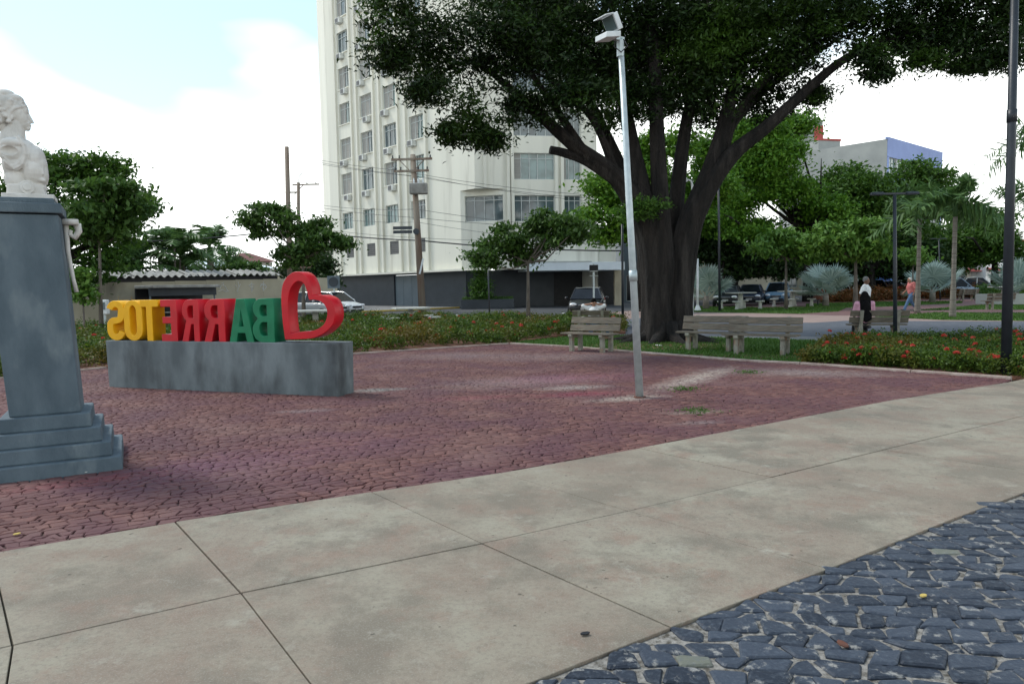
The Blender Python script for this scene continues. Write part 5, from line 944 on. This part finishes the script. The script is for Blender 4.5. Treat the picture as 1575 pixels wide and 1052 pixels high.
def palm(label, base, h, r, nf, L_, m='leaf_palm', seed=1, bush=0, shaft=True, ll=.5, name='palm_tree', el0=-.3, el1=1.25, w=.05, stems=1):
    rg = random.Random(seed); t = thing(name, label, 'palm', base, 0, 'palms'); tr = MB(); cr2 = MB()
    for q in range(stems):
        ox, oy = (0, 0) if stems == 1 else (rg.uniform(-.5, .5), rg.uniform(-.4, .4)); hh = h * (1 if stems == 1 else rg.uniform(.5, 1)); n = max(4, int(hh / .16)); tx, ty = ox * 1.6, oy * 1.6
        tr.tube([(ox + (tx - ox) * k / n, oy + (ty - oy) * k / n, hh * k / n - .05) for k in range(n + 1)], [r * (1.35 - .5 * min(1, k / n * 2.5)) * (1.0 + .05 * (k % 2)) for k in range(n + 1)], 10)
        for k in range(nf if stems == 1 else max(5, nf // stems)): frond(cr2, (tx, ty, hh + (.5 if shaft else 0)), k * 2.4 + rg.uniform(-.3, .3), rg.uniform(el0, el1), L_ * rg.uniform(.8, 1.1), L_ * rg.uniform(.35, .6), ll=ll, rg=rg, bush=bush, w=w)
        if shaft:
            sf = MB(); sf.tube([(tx, ty, hh - .05), (tx, ty, hh + .25), (tx, ty, hh + .6)], [r * .95, r * .9, r * .5], 10); sf.build('crownshaft', M['leaf_palm'], t, True)
    tr.build('trunk', M['bark_palm'], t, True); cr2.build('fronds', M[m], t); return t
def pp_(px, py, pyt, Y=None):
    b = G(px, py) if Y is None else P(px, py, Y); b.z = 0; return b, P(px, pyt, b.y).z
b, h = pp_(1411, 480, 335); palm('left of two ringed trunk palms by the walking man', b, h, .105, 19, 2.4, seed=51, bush=1, ll=.7, w=.085)
b, h = pp_(1465, 487, 332); palm('right of two ringed trunk palms, whiter mottled trunk', b, h, .10, 19, 2.0, seed=52, bush=1, ll=.65, w=.075)
b, h = pp_(1590, 470, 330, 34); palm('palm cut by the right edge behind the black post', b, h, .15, 15, 2.6, seed=53, bush=1, ll=.7)
b, h = pp_(1600, 470, 225, 30); palm('taller palm crown cut by the right edge', b, h, .15, 14, 2.3, seed=54, bush=1, ll=.7)
b, h = pp_(327, 470, 392, 54); palm('royal palm with drooping blue green fronds behind the street wall', b, h, .28, 18, 3.6, seed=55, ll=.95, w=.10, el0=-.15, el1=1.35)
for k, (px, pt, Y, lab) in enumerate(((188, 395, 46, 'leftmost feathery palm clump over the street wall'), (222, 392, 47, 'feathery palm clump second from the left over the wall'), (262, 388, 48, 'feathery palm clump left of the royal palm'), (290, 398, 49, 'short feathery palm touching the royal palm'), (360, 405, 58, 'dark feathery palm right of the royal palm'))):
    b, h = pp_(px, 470, pt - 8, Y); palm(lab, b, h, .07, 27, 2.9, seed=60 + k, shaft=False, ll=.75, stems=3, w=.085, el0=.1, el1=1.4)
b, h = pp_(253, 470, 358, 52); palm('thin tall palm standing above the feathery clumps', b, h, .08, 9, 1.6, seed=70, shaft=False, ll=.55, w=.08)
def fanpalm(label, base, h, Rf, n, seed, m='leaf_silver'):
    rg = random.Random(seed); t = thing('fan_palm', label, 'palm', base, 0, 'silver fan palms'); st = MB(); lf = MB(); MB().tube([(0, 0, -.05), (0, 0, h * .35)], [.22, .16], 9).build('trunk', M['bark_palm'], t, True)
    for k in range(n):
        az = k * 2.4 + rg.uniform(-.2, .2); el = rg.uniform(-.05, 1.2); L_ = Rf * rg.uniform(.5, .8); e = Vector((math.cos(az) * math.cos(el) * L_, math.sin(az) * math.cos(el) * L_, h * .35 + math.sin(el) * L_)); st.tube([(0, 0, h * .3), tuple(e)], [.03, .02], 5)
        d = (e - Vector((0, 0, h * .3))).normalized(); nn = d.cross(Vector((0, 0, 1))).normalized(); uu = nn.cross(d); tl = rg.uniform(-.5, .5); f1 = (nn * math.cos(tl) + uu * math.sin(tl)).normalized(); f2 = d; r_ = Rf * rg.uniform(.5, .68); nb = 38; up3 = f1.cross(f2)
        for j in range(nb):
            a = R(-150 + 300 * j / (nb - 1)); q = f2 * math.cos(a) + f1 * math.sin(a) + up3 * .12 * ((j % 2) * 2 - 1) * .4; q1 = f2 * math.cos(a + .078) + f1 * math.sin(a + .078); q0 = f2 * math.cos(a - .078) + f1 * math.sin(a - .078); rr = r_ * rg.uniform(.9, 1.05)
            lf.poly([tuple(e), tuple(e + q0 * rr * .62), tuple(e + q * rr), tuple(e + q1 * rr * .62)])
    st.build('stalks', M[m], t); lf.build('fans', M[m], t); return t
fanpalm('silver fan palm right of the parked cars by the brown bin', P(1270, 463, 47).to_3d() * 1, 2.2, 1.75, 11, 81)
fanpalm('silver fan palm showing beside the big trunk', P(1086, 470, 46), 2.2, 1.6, 9, 82)
fanpalm('silver fan palm behind the walking man', P(1434, 460, 50), 2.4, 1.8, 11, 83)
fanpalm('silver fan palm right of the black lamp post at the right edge', P(1562, 462, 44), 2.2, 1.7, 11, 84)
for o in bpy.data.objects:
    if o.name.startswith('fan_palm'): o.location.z = 0
# --- flower hedges
def hedge(label, poly, h, nclump, per, crd, size, seed, nfl, m='leaf_hedge', cz=.55, group='flower beds', fs=.085):
    rg = np.random.default_rng(seed); xs = [p[0] for p in poly]; ys = [p[1] for p in poly]; c0 = Vector((sum(xs) / len(xs), sum(ys) / len(ys), 0)); t = thing('flower_bed', label, 'hedge', c0, 0, group)
    MB().prism([(p[0] - c0.x, p[1] - c0.y) for p in poly], -.04, .02).build('bed_soil', M['soil'], t)
    def samp(n):
        x, y = rg.uniform(min(xs), max(xs), n * 4), rg.uniform(min(ys), max(ys), n * 4); k = inpoly(x, y, poly); return np.stack([x[k][:n], y[k][:n]], 1)
    q = samp(nclump); hh = h * (.72 + .45 * np.sin(q[:, 0] * 1.3 + q[:, 1] * .7) * np.sin(q[:, 1] * 1.1 - q[:, 0] * .4) * .6 + rg.uniform(-.15, .22, len(q))); z = hh * (rg.random(len(q)) ** cz); c = np.concatenate([q, z[:, None]], 1); o_ = rg.normal(size=(len(c), per, 3)) * np.array([.55, .55, .4]) * crd
    C = (c[:, None, :] + o_).reshape(-1, 3); C[:, 2] = np.maximum(C[:, 2], .02); leafcloud('foliage', C, size, M[m], t, rg, .42, .5)
    q = samp(nfl); grp = np.repeat(q[: max(1, nfl // 3)], 3, 0)[:nfl] + rg.normal(size=(min(nfl, len(np.repeat(q[: max(1, nfl // 3)], 3, 0))), 2)) * .22; k = inpoly(grp[:, 0], grp[:, 1], poly); grp = grp[k]; hz = h * (.75 + .45 * np.sin(grp[:, 0] * 1.3 + grp[:, 1] * .7) * np.sin(grp[:, 1] * 1.1 - grp[:, 0] * .4) * .6) + rg.uniform(-.12, .12, len(grp)); hz = np.maximum(hz, .15) * rg.uniform(.45, 1.12, len(grp))
    fc = np.concatenate([grp, hz[:, None]], 1); d = rg.normal(size=(len(fc), 34, 3)); d /= np.linalg.norm(d, axis=2, keepdims=True); d[..., 2] = np.abs(d[..., 2]) * .8; leafcloud('blossoms', (fc[:, None, :] + d * fs * .55 * rg.uniform(.7, 1.2, (len(fc), 1, 1))).reshape(-1, 3), fs * .55, M['flower'], t, rg, .8, .2)
hedge('long flowering hedge behind the letters with tables beyond it', gp((543, 544), (675, 535), (784, 528), (880, 514), (962, 512), (962, 499), (760, 496), (560, 496), (400, 512), (400, 552)), .50, 5200, 34, .16, .085, 91, 300)
hedge('flowering hedge behind the pedestal at the left edge', gp((-260, 612), (0, 582), (165, 565), (400, 552), (400, 512), (170, 516), (0, 520), (-260, 540)), .55, 4200, 34, .17, .085, 92, 260)
hedge('flowering bed with coral blossoms right of the benches', gp((1232, 558), (1400, 570), (1562, 581), (1700, 585), (1700, 540), (1560, 532), (1330, 531), (1290, 538)), .36, 4300, 34, .12, .062, 93, 330, fs=.075)
hedge('low rust leaved hedge behind the far benches', gp((1268, 466), (1330, 464), (1440, 459), (1500, 457), (1500, 452), (1420, 453), (1268, 460)), .95, 2200, 26, .35, .2, 94, 60, 'leaf_rust', fs=.2)
hedge('green hedge on the far side of the palms at right', gp((1500, 459), (1720, 462), (1720, 452), (1500, 453)), .95, 1600, 26, .35, .2, 95, 10, 'leaf_mid', fs=.2)
for px, py, s_ in ((1152, 574, 1), (1052, 600, 2), (1070, 634, 3)):
    rg = np.random.default_rng(s_); c = G(px, py); C = np.array(c) + rg.normal(size=(160, 3)) * np.array([.13, .1, .02]); C[:, 2] = rg.uniform(.0, .05, 160); o = thing('grass_tuft', ['thin grass tuft on the red cobbles below the benches', 'grass tuft beside the foot of the galvanised pole', 'tiny grass tuft right of the pole foot nearest the walkway'][s_ - 1], 'grass', c); fin(leafcloud('blades', C, .05, M['grass'], o, rg, .25, -.2), kind='stuff')
# --- litter bins and concrete tables
bn = G(1258, 469); t = thing('litter_bin', 'brown wooden litter bin on a post by the fan palm', 'bin', bn); MB().tube([(0, 0, -.05), (0, 0, .5)], .05, 8).build('post', M['black_metal'], t)
for k in range(8):
    a = k * math.pi / 4; MB().box((.26 * math.cos(a), .26 * math.sin(a), .72), (.05, .2, .75), a).build('slat', M['bin_wood'], t, bevel=.008)
def table(label, b, h=.76, rr=.6, stools=4, sq=True):
    t = thing('concrete_table', label, 'table', b, .3, 'concrete game tables'); MB().box((0, 0, h), (1.35, 1.35, .07)).build('table_top', M['table_conc'], t, bevel=.015); MB().taper((0, 0, -.03), (.26, .26), (.2, .2), h).build('pedestal_leg', M['table_conc'], t, bevel=.02)
    for k in range(stools):
        a = k * math.pi / 2 + .785; s = thing('concrete_stool', label.replace('table', 'stool beside table', 1) if 0 else ['near left', 'near right', 'far right', 'far left'][(k + 2) % 4] + ' stool at the ' + label, 'stool', Vector(b) + Vector((math.cos(a + .3) * 1.15, math.sin(a + .3) * 1.15, 0)), 0, 'concrete stools'); MB().lathe([(.26, .40), (.27, .42), (.27, .46), (.25, .48)], 14).build('seat', M['table_conc'], s); MB().lathe([(.15, -.03), (.1, .08), (.1, .40)], 12).build('stem', M['table_conc'], s)
table('concrete table in the hedge left of centre', G(632, 505), .8); table('concrete table seen through the red heart', G(486, 510), .8); table('concrete table in front of the two dark cars', G(1139, 474.5), .95); table('concrete table in front of the pale blue car', G(1219, 470.5), .95); table('concrete table at the far right by the low wall', G(1543, 463), .95)
# ------------------------------------------------------------------ cars (local: +x nose, origin on the ground under the middle)
def car(label, base, ang, m, L_=4.1, W=1.72, H=1.48, kind='hatch', group='parked cars', rack=False):
    t = thing('parked_car', label, 'car', base, ang, group); hl = L_ / 2; wb = L_ * .30
    # stations: x, half width, sill z, belt z, shoulder (bonnet/boot) z
    if kind == 'hatch': st = [(-hl, .72, .42, .62, .80), (-hl + .06, .80, .30, .72, .95), (-hl + .5, .85, .22, .80, .97), (-.9, .86, .2, .82, .98), (0, .86, .2, .82, .97), (.7, .86, .2, .82, .96), (1.05, .85, .2, .82, .95), (hl - .55, .83, .22, .74, .86), (hl - .16, .76, .26, .64, .74), (hl, .62, .36, .52, .62)]; gh = [(-hl + .12, .98, .70), (-hl + .55, H, .56), (-.2, H + .02, .58), (.45, H - .03, .57), (1.15, .96, .72)]
    else: st = [(-hl, .70, .40, .66, .90), (-hl + .07, .78, .30, .72, 1.0), (-hl + .6, .84, .22, .80, 1.0), (-.9, .86, .2, .82, .99), (0, .86, .2, .82, .98), (.7, .86, .2, .82, .96), (1.0, .85, .2, .82, .95), (hl - .6, .83, .22, .74, .86), (hl - .16, .76, .26, .64, .74), (hl, .62, .36, .52, .62)]; gh = [(-hl + .75, 1.0, .68), (-hl + 1.35, H - .05, .55), (-.2, H, .58), (.35, H - .04, .57), (1.1, .96, .72)]
    k = W / 1.72; b = MB(); n = 10; base_i = 0
    for x, hw, z0, z1, z2 in st:
        hw *= k; ring = [(-hw * .82, z0), (-hw, z0 + .12), (-hw * 1.0, z1), (-hw * .93, z2 - .03), (-hw * .55, z2 + .02), (hw * .55, z2 + .02), (hw * .93, z2 - .03), (hw * 1.0, z1), (hw, z0 + .12), (hw * .82, z0)]
        b.v += [(x, y, z) for y, z in ring]
    m_ = len(st)
    for i in range(m_ - 1):
        for j in range(n): p, q = i * n + j, i * n + (j + 1) % n; b.f.append((p, p + n, q + n, q))
    b.f.append(tuple(range(n))); b.f.append(tuple((m_ - 1) * n + j for j in reversed(range(n))))
    body = b.build('body', m, t, True, bevel=0); es = body.modifiers.new('sub', 'SUBSURF'); es.levels = es.render_levels = 1
    # greenhouse: roof shell with glass beneath
    g = MB()
    for x, z, hw in gh: g.v += [(x, -hw * k, z), (x, hw * k, z)]
    zb = .93
    rf = MB(); rr = [(x, z, hw) for x, z, hw in gh[1:-1]]; x0, x1 = rr[0][0], rr[-1][0]
    for i in range(len(rr) - 1):
        a, c = rr[i], rr[i + 1]; rf.poly([(a[0], -a[2] * k, a[1]), (c[0], -c[2] * k, c[1]), (c[0], 0, c[1] + .035), (a[0], 0, a[1] + .035)]); rf.poly([(a[0], 0, a[1] + .035), (c[0], 0, c[1] + .035), (c[0], c[2] * k, c[1]), (a[0], a[2] * k, a[1])])
    gl = MB(); f0, f1, r0, r1 = gh[-1], gh[-2], gh[0], gh[1]; hwb = .76 * k
    gl.poly([(f0[0], -f0[2] * k, f0[1]), (f0[0], f0[2] * k, f0[1]), (f1[0], f1[2] * k, f1[1] - .01), (f1[0], -f1[2] * k, f1[1] - .01)]); gl.build('windscreen', M['glass_dark'], t); gl = MB(); gl.poly([(r0[0], r0[2] * k, r0[1]), (r0[0], -r0[2] * k, r0[1]), (r1[0], -r1[2] * k, r1[1] - .01), (r1[0], r1[2] * k, r1[1] - .01)])
    gl.build('rear_window', M['glass_dark'], t)
    for s in (-1, 1):
        sgm = [r0] + rr + [f0]; top = [(x, s * hw * k, z - .012) for x, z, hw in rr]; q = MB(); pts = [(r0[0], s * hwb, zb)] + [(f0[0], s * hwb, zb)] + top[::-1]
        q.poly(pts if s < 0 else pts[::-1]); q.build('side_window', M['glass_dark'], t)
        for (xa, za, wa_), (xb, zb_, wb_) in (((r0[0], r0[1] - .03, hwb / k), (r1[0], r1[1], r1[2])), ((f0[0], f0[1] - .03, hwb / k), (f1[0], f1[1], f1[2])), ((-.15, zb, hwb / k), (-.1, H, .58))): MB().tube([(xa, s * wa_ * k, za), (xb, s * wb_ * k, zb_)], .038, 6).build('pillar', m, t)
        MB().tube([(x, s * hw * k, z) for x, z, hw in rr], .03, 6).build('roof_rail', m, t)
        MB().sphere((.78, s * (.93 * k + .06), 1.0), (.07, .10, .075), 8, 6).build('mirror', m, t, True)
        hlm = MB(); hlm.sphere((hl - .13, s * .56 * k, .70), (.13, .19, .085), 10, 6); hlm.build('headlight', M['lamp_glass'], t, True); tl = MB(); tl.sphere((-hl + .04, s * .66 * k, .86), (.06, .12, .14), 8, 6); tl.build('tail_light', M['red'], t, True)
        for xx in (-wb - .05, wb + .02):
            w = MB(); w.tube([(xx, s * (.86 * k - .17), .31), (xx, s * (.86 * k + .005), .31)], .31, 20); wo_ = w.build('tyre', M['tyre'], t, bevel=.02); w = MB(); w.tube([(xx, s * (.86 * k - .05), .31), (xx, s * (.86 * k + .012), .31)], .19, 16); w.build('rim', M['rim'], wo_)
    rf.poly([(x0, -.5, H - .25), (x0, .5, H - .25), (x1, .5, H - .25), (x1, -.5, H - .25)]); rf.build('roof', m, t, True)
    gr = MB(); gr.box((hl - .015, 0, .60), (.06, .72 * k, .10)); gr.build('grille', M['dark'], t); gr = MB(); gr.box((hl - .0, 0, .40), (.05, 1.0 * k, .12)); gr.build('air_intake', M['dark'], t); MB().box((hl + .02, 0, .49), (.03, .4, .12)).build('number_plate', M['plate'], t); MB().box((hl + .015, 0, .665), (.05, .62, .022)).build('chrome_strip', M['rim'], t)
    if rack:
        for s in (-1, 1): MB().tube([(x0 + .1, s * .5, H + .08), (x1 - .1, s * .5, H + .06)], .022, 6).build('roof_rack', M['rim'], t)
    return t
def gz(px, py): p = G(px, py); p.z = -.055; return p
car('black hatchback facing the plaza in front of the tower canopy', gz(905, 487) + Vector((.1, 1.2, 0)), R(-100), M['car_black'], 4.3, 1.8, 1.5, 'hatch')
car('dark car, left of three parked behind the concrete tables', gz(1120, 470.5), R(-112), M['car_black'], 4.2, 1.72, 1.42, 'hatch')
car('navy car, middle of three parked behind the concrete tables', gz(1155, 468.5), R(-112), M['car_navy'], 4.2, 1.72, 1.45, 'hatch')
car('pale blue hatchback, right of three parked behind the tables', gz(1196, 466.5), R(-114), M['car_blue'], 4.0, 1.72, 1.55, 'hatch')
car('pale car mostly hidden behind the silver fan palm', gz(1290, 461), R(-110), M['car_white'], 4.2, 1.72, 1.45, 'hatch')
car('dark navy car behind the far bench and the lamp post', gz(1362, 457.5), R(165), M['car_navy'], 4.4, 1.75, 1.5, 'sedan')
car('dark car behind the young tree right of the fan palm', gz(1325, 458.5), R(165), M['car_black'], 4.2, 1.75, 1.6, 'hatch')
car('silver blue estate car seen from the side behind the palms', gz(1466, 457), R(-14), M['car_silver'], 4.5, 1.75, 1.65, 'hatch', rack=True)
car('white car just right of the silver blue estate', gz(1502, 455), R(-22), M['car_white'], 4.4, 1.75, 1.72, 'sedan')
car('white hatchback beyond the heart by the tower corner', gz(512, 486), R(-32), M['car_white'], 4.1, 1.72, 1.5, 'hatch')
car('silver grey car partly hidden inside the heart outline', gz(487, 488), R(-30), M['car_grey'], 4.1, 1.72, 1.5, 'hatch')
car('pale car at the far right behind the fan palm', gz(1562, 455), R(-20), M['car_white'], 4.3, 1.75, 1.5, 'sedan')
# ------------------------------------------------------------------ people (local: +x is where they face, y to their left)
def hand(mb, w, d, side, r=1.0):
    w, d = Vector(w), Vector(d).normalized(); s = d.cross(Vector((1, 0, 0)));  s = (s if s.length > .2 else d.cross(Vector((0, 1, 0)))).normalized(); k = d.cross(s); mb.cap(tuple(w), tuple(w + d * .075), .032, .036, 8)
    for i, (o_, l_) in enumerate(((-.03, .065), (-.01, .078), (.011, .075), (.031, .058))):
        p = w + d * .09 + k * o_; e = p + d * l_ * .6 + s * .01; mb.cap(tuple(p), tuple(e), .011, .010, 6); mb.cap(tuple(e), tuple(e + d * l_ * .4 + s * .022), .010, .009, 6)
    p = w + d * .03 - k * .03; mb.cap(tuple(p), tuple(p - k * .035 + d * .045), .012, .010, 6)
def person(label, base, ang, J, skin, shirt, trousers, hair, hairlen=0, shoes='dark', sleeve=.35, jacket=False):
    t = thing('person', label, 'person', base, ang); V = {k: Vector(v) for k, v in J.items()}; b = MB()
    pe, ch, ne, hd = V['pelvis'], V['chest'], V['neck'], V['head']
    b.cap(pe, ch, .13, .15, 14); b.sphere(tuple((pe + ch) / 2), (.115, .15, .26), 14, 10); b.cap(ch, ne, .12, .06, 12); b.cap(ne, hd, .055, .06, 10)
    b.sphere(tuple(hd + Vector((0, 0, .03))), (.095, .077, .118), 16, 12); b.sphere(tuple(hd + Vector((.035, 0, -.045))), (.06, .056, .07), 12, 8); b.cap(hd + Vector((.09, 0, .02)), hd + Vector((.108, 0, -.015)), .012, .016, 8); b.sphere(tuple(hd + Vector((.092, 0, -.05))), (.014, .026, .01), 8, 6)
    for s in (-1, 1): b.sphere(tuple(hd + Vector((-.005, s * .08, .0))), (.022, .012, .033), 8, 6); b.sphere(tuple(hd + Vector((.083, s * .032, .022))), (.012, .016, .01), 8, 6)
    for sd in 'LR':
        sh, el, wr_, hi_, kn, an = (V[x + sd] for x in ('sh', 'el', 'wr', 'hip', 'kn', 'an')); b.cap(ch + Vector((0, 0, .08)), sh, .07, .062, 10); b.cap(sh, el, .052, .042, 10); b.cap(el, wr_, .041, .028, 10); hand(b, wr_, wr_ - el, sd)
        b.cap(hi_, kn, .085, .058, 12); b.cap(kn, an, .056, .038, 12); tdir = V.get('toe' + sd, an + Vector((.16, 0, -.06))); b.cap(an, tdir, .04, .032, 8)
    blob('body', b, skin, t, .011, 2, .5)
    c = MB(); c.cap(pe + Vector((0, 0, .02)), ch, .15, .172, 16); c.sphere(tuple((pe + ch) / 2 + Vector((.01, 0, 0))), (.145, .178, .29), 16, 10); c.cap(ch, ne + Vector((0, 0, -.06)), .15, .085, 14); c.sphere(tuple(pe + Vector((0, 0, .02))), (.14, .175, .13), 14, 8)
    for sd in 'LR':
        sh, el, wr_ = V['sh' + sd], V['el' + sd], V['wr' + sd]; c.cap(ch + Vector((0, 0, .08)), sh, .09, .078, 12); e = sh.lerp(el, .8); c.cap(sh, e, .073, .072, 12)
        if sleeve > .5: c.cap(sh, el, .07, .06, 12); c.cap(el, el.lerp(wr_, .9), .058, .045, 12)
    blob('shirt', c, shirt, t, .013, 2, .4)
    c = MB(); c.sphere(tuple(pe + Vector((0, 0, -.03))), (.142, .168, .13), 14, 9)
    for sd in 'LR':
        hi_, kn, an = V['hip' + sd], V['kn' + sd], V['an' + sd]; c.cap(hi_, kn, .104, .078, 14); c.cap(kn, kn.lerp(an, .93), .075, .066, 14)
    blob('trousers', c, trousers, t, .013, 2, .4)
    for sd in 'LR':
        an = V['an' + sd]; td = V.get('toe' + sd, an + Vector((.17, 0, -.055))); c = MB(); c.cap(an + Vector((-.02, 0, -.02)), td, .056, .045, 12); blob('shoe', c, M[shoes], t, .012, 1)
    c = MB(); c.sphere(tuple(hd + Vector((-.018, 0, .055))), (.098, .088, .108), 16, 12)
    if hairlen:
        c.sphere(tuple(hd + Vector((-.045, 0, .02))), (.085, .10, .13), 14, 10)
        for k in range(-3, 4): c.cap(hd + Vector((-.06, k * .026, .0)), hd + Vector((-.215, k * .030, -hairlen * (1 - .03 * abs(k)))), .055, .05, 8)
        c.sphere(tuple(hd + Vector((-.17, 0, -hairlen * .6))), (.08, .125, hairlen * .45), 14, 10)
    blob('hair', c, hair, t, .012, 2, .4); return t
def stand(h=1.7):
    k = h / 1.7; J = dict(pelvis=(0, 0, .93), chest=(.01, 0, 1.27), neck=(.0, 0, 1.45), head=(.02, 0, 1.56), shL=(0, .19, 1.39), shR=(0, -.19, 1.39), elL=(-.04, .25, 1.12), elR=(-.04, -.25, 1.12), wrL=(.04, .24, .88), wrR=(.04, -.24, .88), hipL=(0, .095, .89), hipR=(0, -.095, .89), knL=(.02, .11, .49), knR=(.01, -.11, .49), anL=(-.02, .11, .09), anR=(-.02, -.11, .09)); return {a: (v[0] * k, v[1] * k, v[2] * k) for a, v in J.items()}
J = stand(1.74); J.update(elL=(-.10, .26, 1.15), wrL=(-.02, .22, .92), elR=(-.1, -.26, 1.15), wrR=(-.12, -.2, .92)); p = G(1330, 503); p.z = -.036
person('standing man in white polo shirt and black trousers behind the seated person', p, R(-35), J, M['skin_dark'], M['cloth_white'], M['cloth_black'], M['hair_grey'])
J = stand(1.74); J.update(pelvis=(0, 0, .92), chest=(.05, 0, 1.27), neck=(.06, 0, 1.46), head=(.10, 0, 1.57), knL=(.24, .1, .50), anL=(.42, .1, .10), toeL=(.58, .1, .11), knR=(-.06, -.1, .50), anR=(-.36, -.1, .15), toeR=(-.24, -.1, .045), elL=(-.06, .24, 1.14), wrL=(.0, .2, .92), elR=(.06, -.25, 1.13), wrR=(.24, -.2, .98)); p = G(1401, 478.5); p.z = -.035
person('white haired man in salmon shirt and jeans walking left', p, R(184), J, M['skin'], M['cloth_pink'], M['denim'], M['hair_white'])
def sit():
    return dict(pelvis=(0, 0, .53), chest=(-.02, 0, .88), neck=(-.02, 0, 1.06), head=(.01, 0, 1.17), shL=(-.02, .18, 1.0), shR=(-.02, -.18, 1.0), elL=(.08, .22, .76), elR=(.08, -.22, .76), wrL=(.26, .18, .68), wrR=(.26, -.16, .68), hipL=(.04, .09, .52), hipR=(.04, -.09, .52), knL=(.44, .12, .50), knR=(.44, -.12, .50), anL=(.46, .13, .09), anR=(.36, -.13, .09))
q = pb_ + Vector((-.32, .02, 0)); q = q + Vector((math.sin(R(168)), -math.cos(R(168)), 0)) * .05; q.z = -.02
person('person with long black hair and pale pink top seated with back turned', q, R(168 - 90), sit(), M['skin'], M['cloth_rose'], M['cloth_black'], M['hair_black'], .60)
q = bf + Vector((.08, .04, 0)); q.z = -.02; J = {k: (v[0], v[1], v[2] * .9) for k, v in sit().items()}; J.update(elL=(-.02, .36, .98), elR=(-.02, -.36, .98), wrL=(-.06, .1, 1.03), wrR=(-.06, -.1, 1.03), knL=(.46, .26, .48), knR=(.46, -.30, .48), anR=(.4, -.42, .08))
person('person in white shirt with hands behind the head on the bench before the black car', q, R(78), J, M['skin'], M['cloth_white'], M['denim'], M['hair_black'])
